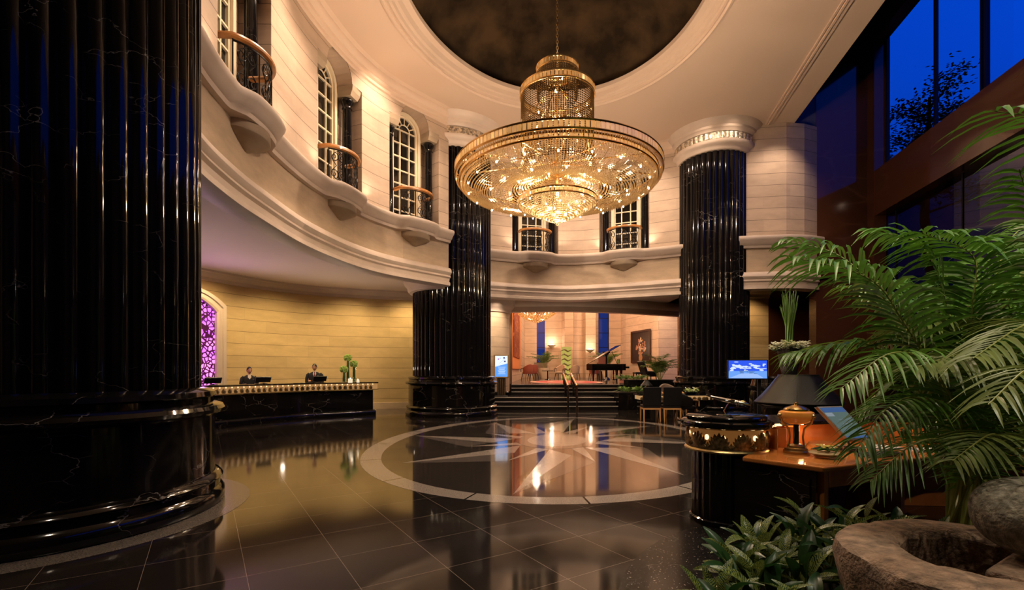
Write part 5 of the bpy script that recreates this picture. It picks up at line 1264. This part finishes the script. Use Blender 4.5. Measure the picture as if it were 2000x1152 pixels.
# digital sign
t = thing('digital_sign', 'gold framed upright digital sign with a blue picture left of the steps', 'sign', (-.43, 19.6, .45), 0)
mb = MB(); mb.box((0, 0, 1.24), (.62, .10, .94)); mb.build('frame', pbr('gold sign frame', (.62, .40, .15), .35, .6), t, bevel=.012)
mb = MB(); y = -.053
mb.add([(-.25, y, .82), (.25, y, .82), (.25, y, 1.66), (-.25, y, 1.66)], [(0, 1, 2, 3)], 0); mb.add([(-.25, y - .001, .82), (.25, y - .001, .82), (.25, y - .001, 1.36), (-.25, y - .001, 1.22)], [(0, 1, 2, 3)], 1)
for x, z, r, m in ((-.12, 1.53, .035, 2), (.11, 1.58, .04, 3), (.14, 1.44, .04, 3), (-.05, 1.57, .02, 1)): mb.add([(x + r * cos(q * .52), y - .002, z + r * .8 * sin(q * .52)) for q in range(12)], [tuple(range(12))], m)
for k in range(7): z = 1.2 - k * .045; w = .17 - .02 * (k % 3); mb.add([(-w + .03, y - .002, z), (w, y - .002, z), (w, y - .002, z + .012), (-w + .03, y - .002, z + .012)], [(0, 1, 2, 3)], 0)
for x0, z0, x1, z1 in ((-.1, 1.35, .24, 1.62), (-.22, 1.25, .2, 1.42)): mb.add([(x0, y - .003, z0), (x0 + .01, y - .003, z0), (x1 + .01, y - .003, z1), (x1, y - .003, z1)], [(0, 1, 2, 3)], 3)
mb.build('screen', [emis('white sign light', (.75, .85, 1), 1.2), emis('sky blue sign light', (.10, .34, 1), 1.1), emis('pink sign dot', (.6, .1, .4), .8), emis('navy sign ink', (.02, .04, .25), .7)], t)
mb = MB(); mb.box((0, .02, .42), (.34, .06, .74)); mb.box((0, 0, .02), (.5, .35, .04)); mb.build('stand', DARK, t)
for x in (-.12, -.04, .04, .12): mb = MB(); mb.box((x, -.02, .40), (.02, .02, .64)); mb.build('gilt_bar', GOLD, t)

# planting boxes and plants beside the steps
def palm(name, lab, loc, n, L, seed, mats=None, spread=1.0, leaf=.16, nl=22, hgt=.5, group=None, pot=None, lw=.012, mark=None):
    t = thing(name, lab, 'plant', loc, 0, group); rnd = random.Random(seed)
    for k in range(n):
        a = k * 2.4 + rnd.uniform(-.3, .3); e = rnd.uniform(.75, 1.35); l = L * rnd.uniform(.7, 1.05)
        p0 = Vector((.05 * cos(a), .05 * sin(a), 0)); d = Vector((cos(a) * cos(e) * spread, sin(a) * cos(e) * spread, sin(e)))
        tip = p0 + d * l + Vector((cos(a), sin(a), 0)) * l * .25 - Vector((0, 0, l * .12)); mid = p0 + d * l * .6 + Vector((0, 0, l * .08))
        frond(t, [p0, mid, tip], leaf, nl, seed * 50 + k, (mats or [GREEN1, GREEN2])[k % 2], lw)
    return t
def frond(parent, pts, leaf, nl, seed, mat, lw=.014, droop=.35, start=.28, tipdir=.9, stem=.010):
    rnd = random.Random(seed); c = cr(pts, 10); mb = MB(); n = len(c)
    mb.tube(c, [stem * (1 - .8 * i / n) for i in range(n)], 5, 1)
    S = [0]
    for a, b in zip(c, c[1:]): S.append(S[-1] + (b - a).length)
    def P(f):
        s = f * S[-1]
        for i in range(n - 1):
            if S[i + 1] >= s: return c[i].lerp(c[i + 1], (s - S[i]) / max(1e-9, S[i + 1] - S[i])), (c[i + 1] - c[i]).normalized()
        return c[-1], (c[-1] - c[-2]).normalized()
    for k in range(nl):
        f = start + (1 - start) * (k + .5) / nl; p, tg = P(f)
        side = tg.cross(Vector((0, 0, 1)))
        if side.length < .15: side = Vector((1, 0, 0)).cross(tg)
        side.normalize(); up = side.cross(tg).normalized()
        env = sin(pi * min(1, max(.0, (f - start) / (1 - start) * .82 + .14))) ** .6
        for sg in (-1, 1):
            l = leaf * env * rnd.uniform(.85, 1.1); fw = .30 + .6 * f * tipdir + rnd.uniform(-.08, .08)
            d = (side * sg + tg * fw + up * rnd.uniform(.05, .35)).normalized(); dr = droop * rnd.uniform(.6, 1.3)
            q = []
            for j in range(5):
                u = j / 4; q.append(p + d * l * u - Vector((0, 0, 1)) * l * dr * u * u * 1.1)
            wv = d.cross(up).normalized(); fold = up * lw * .45; b = len(mb.v)
            for j, u in enumerate((0, .25, .5, .75, 1)):
                w = lw * (.35, 1, 1, .68, .03)[j]; mb.v += [tuple(q[j] + wv * w + fold * (w / lw)), tuple(q[j]), tuple(q[j] - wv * w + fold * (w / lw))]
            for j in range(4):
                i0 = b + j * 3; mb.face([i0, i0 + 3, i0 + 4, i0 + 1], 0, None, True); mb.face([i0 + 1, i0 + 4, i0 + 5, i0 + 2], 0, None, True)
    return mb.build('frond', [mat, STEM], parent)
for nm, lab, c, d in (('planter_box', 'lower black stone planter box at the right end of the steps', (5.05, 19.15, .33), (1.85, .9, .66)), ('planter_box', 'upper black stone planter box in front of the piano', (5.7, 20.5, .56), (2.1, .8, 1.12))):
    t = thing(nm, lab, 'planter', (c[0], c[1], 0)); mb = MB(); x, y, z = d
    mb.box((0, 0, c[2]), d); mb.build('box', BLK, t, bevel=.01)
    mb = MB(); mb.box((0, 0, z + .001), (x - .12, y - .12, .02)); mb.build('soil', SOIL, t)
def shrub(name, lab, loc, n, r, L, wd, seed, mats, s=(1, 1), h=.12):
    t = thing(name, lab, 'plant', loc); rnd = random.Random(seed)
    mb = MB(); tuft(mb, n, r, h, L, wd, seed, 0, up=.7); mb.v = [(x * s[0], y * s[1], z) for x, y, z in mb.v]; mb.build('leaves', mats, t)['kind'] = 'stuff'
    mb = MB()
    for k in range(8): a = k * .8; mb.tube([(r * .5 * cos(a) * s[0], r * .5 * sin(a) * s[1], -.02), (r * .6 * cos(a) * s[0], r * .6 * sin(a) * s[1], h)], .008, 5)
    mb.build('stems', STEM, t)['kind'] = 'stuff'
LG = leaf_mat('light green leaf', (.07, .20, .03), (.30, .42, .12), 3)
shrub('leafy_plant', 'pale leafy plants filling the lower planter box right of the steps', (4.75, 19.05, .67), 170, .34, .26, .035, 21, LG, (1.5, .8))
shrub('leafy_plant', 'pale leafy plants filling the upper planter box before the piano', (5.05, 20.4, 1.13), 150, .34, .24, .035, 22, LG, (1.6, .8))
t = palm('potted_palm', 'bushy green palm left of the right black pillar', (6.25, 20.45, 1.13), 17, 1.3, 31, leaf=.36, nl=18, lw=.015, spread=.75)

# grand piano
def piano():
    t = thing('grand_piano', 'black grand piano with its lid raised in the lounge', 'piano', (5.35, 27.6, .9), 0)
    out = [(-1.0, -.75), (.55, -.75), (.62, -.6), (.62, .75), (.45, .78), (.1, .55), (-.25, .1), (-.75, -.05), (-1.0, -.25)]
    sh = [(x * 1.25 + .05, y) for x, y in [(-.75, -.72), (.72, -.72), (.76, -.66), (.76, .66), (.72, .72), (.30, .70), (-.05, .45), (-.35, .12), (-.75, .02), (-.95, -.18), (-.98, -.5)]]
    mb = MB(); mb.prism(sh, .62, .98); mb.build('case', PIANO, t, bevel=.015)
    mb = MB(); A = Matrix.Rotation(radians(-33), 3, 'Y')
    lid = [(-(x - .95), y) for x, y in sh]
    P = [A @ Vector((x - 1.0, y, 0)) for x, y in sh]
    M = Matrix.Translation((1.0, 0, 1.0)) @ Matrix.Rotation(radians(33), 4, 'Y').inverted()
    # hinge on the left side of the case, lid rises to the right
    M = Matrix.Translation((-1.05, .0, 1.0)) @ Matrix.Rotation(radians(-30), 4, 'Y') @ Matrix.Translation((1.05, 0, 0))
    mb.prism(sh, 0, .025, M=M); mb.build('lid', PIANO, t)
    mb = MB(); mb.tube([(.55, -.5, .98), (.25, -.5, 1.68)], .014, 6); mb.build('lid_prop', PIANO, t)
    mb = MB(); mb.box((1.08, 0, .78), (.22, 1.36, .10)); k = mb.build('keyboard', PIANO, t); mb = MB(); mb.box((1.12, 0, .84), (.14, 1.22, .02)); mb.build('white_keys', pbr('ivory keys', (.6, .55, .48), .3), k)
    mb = MB(); mb.box((.72, 0, 1.12), (.03, .7, .25)); mb.build('music_stand', PIANO, t)
    for x, y in ((.75, -.55), (.75, .55), (-.75, -.25)): mb = MB(); mb.lathe([(.04, 0), (.05, .06), (.045, .1), (.065, .35), (.085, .6), (.09, .64)], 12, c=(x, y, 0)); mb.build('leg', PIANO, t)
    mb = MB(); mb.box((.45, 0, .35), (.05, .05, .56)); mb.box((.5, 0, .08), (.25, .3, .06)); mb.build('pedal_lyre', PIANO, t)
piano()
t = thing('piano_bench', 'black padded bench right of the grand piano', 'bench', (7.1, 27.3, .9)); mb = MB(); mb.box((0, 0, .47), (.4, .75, .1)); mb.build('seat', LEATH, t, bevel=.02)
for x in (-.15, .15):
    for y in (-.32, .32): mb = MB(); mb.box((x, y, .21), (.05, .05, .42)); mb.build('leg', PIANO, t)
t = thing('wing_chair', 'black reclined wing chair right of the piano under the painting', 'chair', (8.0, 28.2, .9), -1.3)
mb = MB(); mb.box((0, 0, .35), (.7, .7, .2)); mb.build('seat', LEATH, t, bevel=.05)
mb = MB(); mb.box((0, -.42, .75), (.7, .14, .85), tilt=Matrix.Rotation(.35, 3, 'X')); mb.build('backrest', LEATH, t, bevel=.05)
for s in (-1, 1): mb = MB(); mb.box((s * .36, -.05, .5), (.1, .6, .14)); mb.build('arm', LEATH, t, bevel=.03)
for s in (-1, 1):
    for u in (-1, 1): mb = MB(); mb.tube([(s * .28, u * .28, .26), (s * .3, u * .3, 0)], .03, 8); mb.build('leg', PIANO, t)
RC1 = pbr('red brown chair cloth', (.30, .08, .045), .7); RC2 = pbr('cream chair cloth', (.45, .33, .22), .7)
for k, (x, y, r, m, lab) in enumerate(((1.35, 31.0, .3, RC1, 'red armchair furthest left in the lounge beside the tapestry'), (3.15, 31.5, 2.6, RC2, 'dark backed armchair right of the potted palm in the lounge'), (4.35, 33.5, .2, RC2, 'cream armchair in front of the wall lights in the lounge'), (5.1, 30.0, -.4, RC1, 'red armchair in front of the yellow glass panel'), (.95, 29.6, .5, RC1, 'red armchair nearest the tapestry, half hidden by the stone pier'))):
    armchair('lounge_armchair', lab, (x, y, .9), r, m, PIANO, 1.15, group='lounge armchairs')
for x, y, lab in ((2.3, 31.2, 'small round black table between the two left lounge chairs'), (5.9, 31.8, 'small round table with a pale cloth left of the piano')):
    t = thing('side_table', lab, 'table', (x, y, .9)); mb = MB(); mb.lathe([(.001, .56), (.38, .56), (.38, .60), (.001, .60)], 28); mb.build('tabletop', PIANO if x < 3 else RC2, t)
    mb = MB(); mb.lathe([(.2, 0), (.2, .03), (.04, .06), (.035, .56)], 16); mb.build('leg', PIANO, t)
t = thing('rug', 'round red patterned rug on the lounge floor above the steps', 'rug', (2.85, 25.6, .9)); 
mb = MB(); 
def disc(mb, r, z, m, sx=1.0, sy=1.0, n=48): mb.add([(r * sx * cos(2 * pi * i / n), r * sy * sin(2 * pi * i / n), z) for i in range(n)], [tuple(range(n))], m)
mb.lathe([(1.9, 0), (1.9, .012)], 48, sy=1.7, mat=1); disc(mb, 1.9, .012, 1, sy=1.7); disc(mb, 1.6, .014, 0, sy=1.7); disc(mb, 1.0, .016, 1, sy=1.7); disc(mb, .7, .018, 0, sy=1.7)
mb.build('pile', [pbr('red rug wool', (.42, .05, .04), .9), pbr('pink beige rug wool', (.50, .30, .22), .9)], t)
# tapestry and painting
TAP = marble('rust woven tapestry', (.20, .035, .012), (.62, .33, .10), scale=3.2, thin=.12, rough=.9, amount=1, stretch=(1, 1, .6), spec=.1)
OR = pbr('orange backing cloth', (.66, .22, .04), .9); pl = LW[0]; a_, b_ = pl.pt(3.6, .05), pl.pt(9.5, .05)
t = thing('wall_tapestry', 'tall rust and gold woven tapestry on an orange backing left in the lounge', 'tapestry', (a_.x, a_.y, 0), atan2(b_.y - a_.y, b_.x - a_.x)); L_ = (b_ - a_).length
mb = MB(); mb.box((L_ * .5, -.0, 4.1), (L_ * 1.35, .04, 5.0)); mb.build('backing', OR, t)
mb = MB(); mb.box((L_ * .38, -.04, 4.4), (L_ * .9, .04, 4.3)); mb.build('weaving', TAP, t)
def painting():
    t = thing('framed_painting', 'framed dark still life painting of a vase of flowers on the right lounge wall', 'painting', (9.62, 36.1, 0), atan2(-4.8, 1.15))
    w, z0, z1 = 1.45, 2.16, 4.42
    mb = MB()
    for c, d in (((0, -.04, z0 - .0), (w * 2, .1, .16)), ((0, -.04, z1), (w * 2, .1, .16)), ((-w + .06, -.04, (z0 + z1) / 2), (.14, .1, z1 - z0)), ((w - .06, -.04, (z0 + z1) / 2), (.14, .1, z1 - z0))): mb.box(c, d)
    mb.build('frame', pbr('dark walnut frame', (.05, .02, .01), .35), t, bevel=.02)
    mb = MB(); mb.box((0, 0, (z0 + z1) / 2), (w * 1.9, .03, z1 - z0 - .1)); y = -.018
    rnd = random.Random(12)
    def blob(x, z, rx, rz, m): mb.add([(x + rx * cos(q * .6), y - .0006 * len(mb.f) * .02 - .002, z + rz * sin(q * .6)) for q in range(10)], [tuple(range(10))], m)
    blob(0, 2.45, .28, .28, 1); blob(0, 2.75, .14, .15, 1); blob(0, 2.18, .35, .06, 1)
    for k in range(60): a = rnd.random() * 6.28; r = rnd.random() ** .6; blob(r * .75 * cos(a), 3.25 + r * .62 * sin(a), .09, .07, rnd.choice((1, 2, 3, 2)))
    for k in range(5): blob(.06 * k - .1, 3.7 + .1 * k * (k < 3), .07, .08, 3)
    mb.build('canvas', [pbr('dark umber paint', (.03, .015, .008), .4), pbr('ochre paint', (.40, .18, .05), .5), pbr('rose paint', (.45, .18, .12), .5), pbr('cream paint', (.6, .48, .3), .5)], t)
painting()
t = thing('art_glass', 'yellow lit wavy glass panel standing in the lounge', 'panel', (4.15, 37.0, .9)); mb = MB(); mb.box((0, .0, 1.2), (.78, .12, 2.4)); mb.build('block', emis('yellow glass glow', (.75, .62, .12), .6), t)
mb = MB()
for k in range(6):
    z = .3 + k * .36; mb.tube([(-.38, -.07, z), (-.15, -.07, z + .12), (.12, -.07, z - .05), (.38, -.07, z + .06)], [.02, .07, .06, .02], 8)
mb.build('waves', pbr('dark glass wave', (.14, .11, .04), .2), t)
for x, y, z, lab in ((3.25, 39.8, 3.55, 'glowing wall sconce left of the yellow glass panel'), (6.15, 38.1, 3.1, 'bright wall sconce behind the left end of the piano')):
    t = thing('wall_sconce', lab, 'wall lamp', (x, y, z)); mb = MB(); mb.lathe([(.03, -.22), (.35, .0), (.36, .03), (.001, .0)], 24, a0=pi, a1=2 * pi); mb.build('bowl', CREAM, t); mb = MB(); mb.ell((0, -.12, .06), (.2, .09, .05), 12, 6); mb.build('bulb', emis('sconce glow', (1, .75, .48), 9), t)
    lamp('POINT', (x, y - .35, z + .3), 45, WARM, .08, name='sconce_lamp')
t = thing('torchere', 'black pedestal torch lamp left of the piano', 'lamp', (6.05, 31.0, .9)); mb = MB(); mb.lathe([(.25, 0), (.22, .1), (.08, .2), (.06, 1.5), (.12, 1.65), (.26, 1.75), (.26, 1.8), (.001, 1.75)], 24); mb.build('stand', PIANO, t); mb = MB(); mb.box((-.3, -.1, 1.15), (.5, .04, .7), rot=.3); mb.build('notice_board', pbr('framed notice', (.25, .10, .06), .5), t)
for nm, x, y, sd, lab, n_f in (('potted_palm', 2.5, 37.4, 41, 'tall potted palm under the left lounge window', 11), ('potted_palm', 7.3, 37.0, 43, 'potted palm under the right lounge window behind the piano', 11)):
    palm(nm, lab, (x, y, 1.7), n_f, 1.55, sd, leaf=.45, nl=13, lw=.03); 
    t = thing('plant_pot', 'cream round pot holding the palm under the %s lounge window' % ('left' if x < 5 else 'right'), 'pot', (x, y, .9)); mb = MB(); mb.lathe([(.001, 0), (.28, 0), (.42, .5), (.45, .8), (.38, .8), (.001, .76)], 28); mb.build('pot', CREAM, t)
    mb = MB(); mb.lathe([(.001, .78), (.37, .78)], 20); mb.build('soil', SOIL, t)
t = thing('crystal_chandelier', 'small gilt crystal chandelier glowing in the lounge', 'chandelier', (1.42, 28, 4.3))
mb = MB()
for k in range(10):
    f = k / 9; r = .10 + .98 * f ** .75; z = .0 + .50 * f; n = int(r * 55)
    for q in range(n): a = 2 * pi * q / n; mb.octa((r * cos(a), r * sin(a), z), .05, .05)
mb.build('bead_basket', CRYS_B, t)['kind'] = 'stuff'
for k in range(8):
    a = k * pi / 4; mb = MB(); mb.tube([(.1 * cos(a), .1 * sin(a), .7), (.6 * cos(a), .6 * sin(a), .5), (.72 * cos(a), .72 * sin(a), .52)], .02, 6); ar = mb.build('arm', GOLD, t)
    mb = MB(); mb.ell((.72 * cos(a), .72 * sin(a), .56), (.05, .05, .08), 8, 6); mb.build('bulb', emis('small chandelier glow', (1, .72, .42), 22), ar)
mb = MB(); mb.tube([(0, 0, 0), (0, 0, 4.3)], .03, 6); mb.build('stem', GOLD, t)
lamp('POINT', (1.42, 28, 4.85), 260, WARM, .10, name='lounge_chandelier_lamp')

# ------------------------------------------------------------ planting bed in the right foreground
mb = MB(); mb.lathe([(1.62, 0), (1.62, .10), (1.58, .12), (1.50, .12), (1.50, .07), (.001, .06)], 96, c=(PB[0], PB[1], 0)); pb = tag(mb.build('planting_bed', SOIL), 'low round bed of dark soil under the foreground plants', 'planter')
def leafmesh(mat, seed, L=.30, w=.055, bend=.5):
    rnd = random.Random(seed); mb = MB(); n = 9; rows = []; uvs = []
    for j in range(n):
        u = j / (n - 1); ww = w * (sin(pi * min(1, u * .93 + .04)) ** .75) * (1 - .25 * u); 
        x = L * (u - .12 * bend * u * u); z = L * bend * (u * .55 - u * u * .75)
        rows.append([(x, -ww, z + ww * .35), (x, -ww * .5, z + ww * .08), (x, 0, z - .004), (x, ww * .5, z + ww * .08), (x, ww, z + ww * .35)]); uvs.append([(u * 2, -.5), (u * 2 + .15, -.25), (u * 2 + .3, 0), (u * 2 + .15, .25), (u * 2, .5)])
    mb.grid(rows, 0, True, uvs=uvs)
    mb.tube([(-.10, 0, -.03), (-.04, 0, -.006), (0, 0, 0)], .005, 5, 1)
    return mb.mesh('leaf', [mat, STEM])
LM = [leafmesh(AGL, 1), leafmesh(AGL, 2, .34, .05, .8), leafmesh(AGLD, 3, .33, .06, .6), leafmesh(AGL, 4, .26, .05, .3), leafmesh(AGLD, 5, .30, .05, 1.0)]
def aglaonema(lab, x, y, h, n, seed, s=1.0, z0=.07):
    t = thing('evergreen_plant', lab, 'plant', (x, y, z0), group='variegated evergreens in the foreground bed'); rnd = random.Random(seed)
    mb = MB()
    for k in range(3): a = k * 2.1 + seed; mb.tube([(.04 * cos(a), .04 * sin(a), -.03), (.05 * cos(a), .05 * sin(a), h * .5), (.03 * cos(a + .5), .03 * sin(a + .5), h)], [.011, .010, .007], 6); 
    mb.build('stalks', STEM, t)
    for k in range(n):
        a = k * 2.399 + rnd.uniform(-.3, .3); e = rnd.uniform(-.2, 1.25) if k > 3 else rnd.uniform(.9, 1.35); m = rnd.choice(LM)
        o = bpy.data.objects.new('leaf', m); COL.objects.link(o); o.parent = t; q = s * rnd.uniform(.75, 1.1)
        o.location = (.07 * cos(a), .07 * sin(a), h * rnd.uniform(.45, 1.0)); o.rotation_euler = (rnd.uniform(-.4, .4), -e * .9, a); o.scale = (q, q, q)
AG = [(1460, 1090, 2.95, .22, 'bed a step behind the front edge, left of centre'), (1520, 1075, 3.2, .26, 'bed in the middle of the left cluster'), (1590, 1000, 3.6, .32, 'bed directly below the knob of the desk drawer'), (1760, 1010, 3.4, .30, 'back of the bed above the hollow of the basin'), (1680, 980, 3.7, .34, 'far rim of the bed below the palm'), (1400, 1125, 2.72, .22, 'front left of the bed, striped leaves over the kerb'), (1440, 1075, 3.15, .24, 'left side of the bed behind the frontmost plant'), (1500, 1120, 2.75, .20, 'front of the bed, left of the tree stump ring'), (1480, 1040, 3.45, .26, 'back left of the bed before the black marble desk panel'), (1560, 1035, 3.45, .30, 'back of the bed under the corner of the worktop'), (1560, 1090, 3.0, .22, 'middle of the bed'), (1630, 1050, 3.1, .30, 'middle of the bed just left of the stone basin rim'), (1640, 1000, 3.45, .34, 'back of the bed below the desk drawer'), (1720, 985, 3.3, .36, 'back of the bed behind the stone basin rim'), (1600, 1140, 2.6, .16, 'front right of the bed beside the stone basin'), (1440, 1150, 2.5, .16, 'front edge of the bed at the bottom of the picture'), (1530, 1150, 2.45, .14, 'bottom edge of the picture left of the stone basin'), (1810, 980, 3.2, .38, 'back of the bed left of the round boulder'), (1680, 1040, 3.0, .26, 'bed close to the left of the stone basin')]
for k, (px, py, Y, h, lab) in enumerate(AG):
    p = at(px, py, Y); aglaonema('evergreen plant at the ' + lab, p.x, p.y, h, 15, k + 3, .92)

# stone basin, stone lantern base, boulder
def basin():
    t = thing('stone_basin', 'weathered brown hollow stone basin with a broad flat rim at the lower right', 'basin', (2.33, 2.42, .05)); rnd = random.Random(3)
    mb = MB(); seg = 72
    def wob(a): return 1 + .06 * sin(2 * a + .5) + .03 * sin(5 * a + 1) + .015 * sin(11 * a)
    prof = [(.40, 0, 0), (.50, .12, 0), (.56, .30, 1), (.60, .50, 1), (.585, .565, 1), (.55, .585, 0), (.44, .592, 0), (.34, .585, 1), (.30, .56, 1), (.28, .45, 1), (.24, .20, 0), (.001, .16, 0)]
    rows = []
    for r, z, q in prof: rows.append([(r * wob(a) * cos(a) * 1.02, r * wob(a + .3 * q) * sin(a), z + .008 * sin(7 * a) * q + rnd.uniform(-.003, .003)) for a in [2 * pi * i / seg for i in range(seg)]])
    mb.grid(rows, 0, True, cu=True); mb.build('bowl', ROCK, t)
    mb = MB(); mb.lathe([(.001, .30), (.27, .30)], 40); mb.build('water', pbr('black still water', (.004, .004, .004), .03), t)
basin()
def slabs():
    t = thing('stone_lantern_base', 'square grey stone block with a small square opening in front of the boulder', 'stone block', (2.56, 2.1, .07), .55)
    mb = MB(); mb.box((0, 0, .26), (.52, .52, .52)); mb.box((0, 0, .545), (.60, .60, .06)); mb.build('block', ROCK, t, bevel=.02)
    mb = MB(); mb.box((-.10, -.262, .40), (.10, .02, .09)); mb.build('opening', SOIL, t)
slabs()
def boulder():
    t = thing('boulder', 'large round rough grey granite boulder resting on the stone block at the right edge', 'boulder', (2.56, 2.30, .84)); 
    mb = MB(); rnd = random.Random(5); rows = []; n = 64
    for j in range(33):
        ph = max(-1.56, min(1.56, -pi / 2 + pi * j / 32)); row = []
        for i in range(n):
            a = 2 * pi * i / n; f = 1 + .02 * sin(3 * a + ph * 2) + .015 * sin(5 * ph + 2 * a)
            row.append((.285 * f * cos(ph) ** .85 * cos(a), .285 * f * cos(ph) ** .85 * sin(a), .185 * f * sin(ph)))
        rows.append(row)
    mb.grid(rows, 0, True, cu=True); mb.build('stone', ROCKG, t)
boulder()
t = tag((lambda m: (m.ell((0, 0, 0), (.09, .08, .07), 24, 14), m.build('cobble', ROCKG, loc=(1.80, 2.02, .47)))[1])(MB()), 'smooth grey green cobble at the bottom edge beside the stone basin', 'stone')
t = tag((lambda m: (m.lathe([(.12, 0), (.14, .2), (.12, .4), (.001, .405)], 24), m.build('rock', ROCK, loc=(1.80, 2.02, .0)))[1])(MB()), 'rough brown rock carrying the smooth cobble beside the basin', 'stone')

# the big areca palm: fronds follow the photograph's arcs, in depth
def areca(lab, loc, fr, seed):
    t = thing('areca_palm', lab, 'plant', loc); o = Vector(loc); rnd = random.Random(seed)
    for k, (pts, leaf, nl, lw, m) in enumerate(fr):
        P = [at(*p) - o for p in pts]
        if (P[0]).length > .5: P = [Vector((rnd.uniform(-.1, .1), rnd.uniform(-.1, .1), .0))] + P
        frond(t, P, leaf * 1.35, int(nl * 1.7), seed * 77 + k, m, lw * .78, droop=.50, start=.42 if len(P) > 3 else .3, stem=.012)
    return t
G1, G2 = GREEN1, GREEN2
areca('huge areca palm filling the right side, its long fronds arching towards the reeds', (3.05, 3.35, .07), [
    ([(1850, 800, 3.3), (1740, 600, 3.4), (1640, 500, 3.5), (1530, 470, 3.6)], .42, 26, .019, G1),
    ([(1860, 820, 3.2), (1760, 620, 3.1), (1690, 540, 3.1), (1540, 500, 3.1)], .40, 26, .018, G1),
    ([(1840, 860, 3.4), (1760, 720, 3.5), (1680, 670, 3.6), (1540, 690, 3.7)], .40, 28, .016, G1),
    ([(1880, 800, 3.3), (1850, 600, 3.4), (1800, 480, 3.5), (1700, 450, 3.7)], .46, 28, .022, G1),
    ([(1890, 780, 3.2), (1900, 600, 3.2), (1900, 500, 3.2), (1800, 455, 3.1)], .46, 28, .022, G1),
    ([(1880, 780, 3.5), (1940, 560, 3.7), (1980, 460, 3.9), (2060, 410, 4.1)], .46, 26, .020, G1),
    ([(1890, 780, 3.3), (1960, 600, 3.2), (2040, 500, 3.1), (2120, 470, 3.0)], .46, 26, .020, G2),
    ([(1880, 860, 3.0), (1820, 720, 2.9), (1740, 690, 2.8), (1640, 760, 2.75)], .30, 24, .013, G1),
    ([(1900, 860, 3.1), (1800, 780, 3.0), (1730, 800, 2.9), (1668, 885, 2.85)], .26, 24, .012, G1),
    ([(1900, 840, 3.1), (1960, 740, 2.9), (1900, 690, 2.7), (1780, 720, 2.6)], .32, 26, .014, G2),
    ([(1920, 850, 3.3), (1900, 720, 3.3), (1850, 640, 3.3), (1750, 640, 3.3)], .40, 26, .016, G2),
    ([(1920, 830, 3.4), (1980, 700, 3.5), (2000, 620, 3.5), (1900, 570, 3.5)], .40, 26, .018, G1),
    ([(1900, 850, 3.6), (1840, 740, 3.8), (1800, 650, 4.0), (1790, 560, 4.1)], .45, 24, .020, G1),
    ([(1900, 900, 3.0), (1840, 860, 2.85), (1780, 870, 2.8), (1700, 940, 2.8)], .26, 22, .012, G1),
    ([(1920, 900, 3.0), (1950, 860, 2.8), (1930, 850, 2.6), (1860, 900, 2.5)], .26, 22, .012, G2),
    ([(1940, 850, 3.6), (1900, 760, 3.7), (1880, 700, 3.8), (1960, 640, 3.9)], .42, 24, .018, G1),
    ([(1880, 840, 3.5), (1820, 760, 3.6), (1760, 740, 3.7), (1690, 800, 3.8)], .34, 22, .014, G1),
    ([(1920, 860, 3.2), (1990, 800, 3.1), (2040, 780, 3.0), (2100, 800, 2.9)], .36, 22, .015, G1),
    ([(1900, 860, 3.8), (1860, 700, 3.9), (1800, 600, 4.0), (1690, 580, 4.1)], .40, 22, .017, G1),
    ([(1910, 860, 3.9), (1930, 700, 4.0), (1940, 600, 4.1), (1880, 520, 4.2)], .42, 22, .018, G1),
    ([(1880, 880, 3.7), (1820, 800, 3.9), (1780, 700, 4.1), (1720, 640, 4.2)], .38, 22, .016, G1),
    ([(1930, 870, 3.6), (1960, 780, 3.8), (1970, 700, 3.9), (2010, 560, 4.0)], .42, 22, .017, G1),
    ([(1900, 900, 3.5), (1860, 830, 3.6), (1830, 780, 3.6), (1760, 840, 3.6)], .32, 22, .014, G1),
    ([(1950, 880, 3.4), (1990, 820, 3.5), (1960, 770, 3.5), (1880, 800, 3.4)], .34, 22, .014, G2),
    ([(1900, 850, 3.9), (1830, 700, 4.2), (1780, 560, 4.4), (1640, 560, 4.5)], .42, 22, .018, G1),
    ([(1920, 900, 3.2), (1990, 880, 3.3), (2030, 860, 3.3), (2060, 920, 3.2)], .3, 20, .014, G1),
], 5)
areca('second palm at the right edge, with pale fronds hanging over the boulder', (3.15, 2.75, .07), [
    ([(2080, 800, 2.6), (2030, 640, 2.5), (1990, 640, 2.4), (1900, 700, 2.3)], .30, 24, .012, G2),
    ([(2100, 760, 2.6), (2060, 560, 2.5), (2020, 420, 2.5), (1990, 330, 2.45)], .34, 24, .015, G1),
    ([(2130, 700, 2.4), (2160, 400, 2.35), (2090, 250, 2.3), (1935, 215, 2.2)], .40, 17, .017, G1),
    ([(2100, 850, 2.3), (2060, 740, 2.1), (2010, 720, 2.0), (1930, 790, 1.95)], .24, 22, .011, G2),
    ([(2120, 850, 2.6), (2080, 640, 2.7), (2040, 560, 2.8), (1960, 560, 2.9)], .36, 24, .015, G1),
], 6)
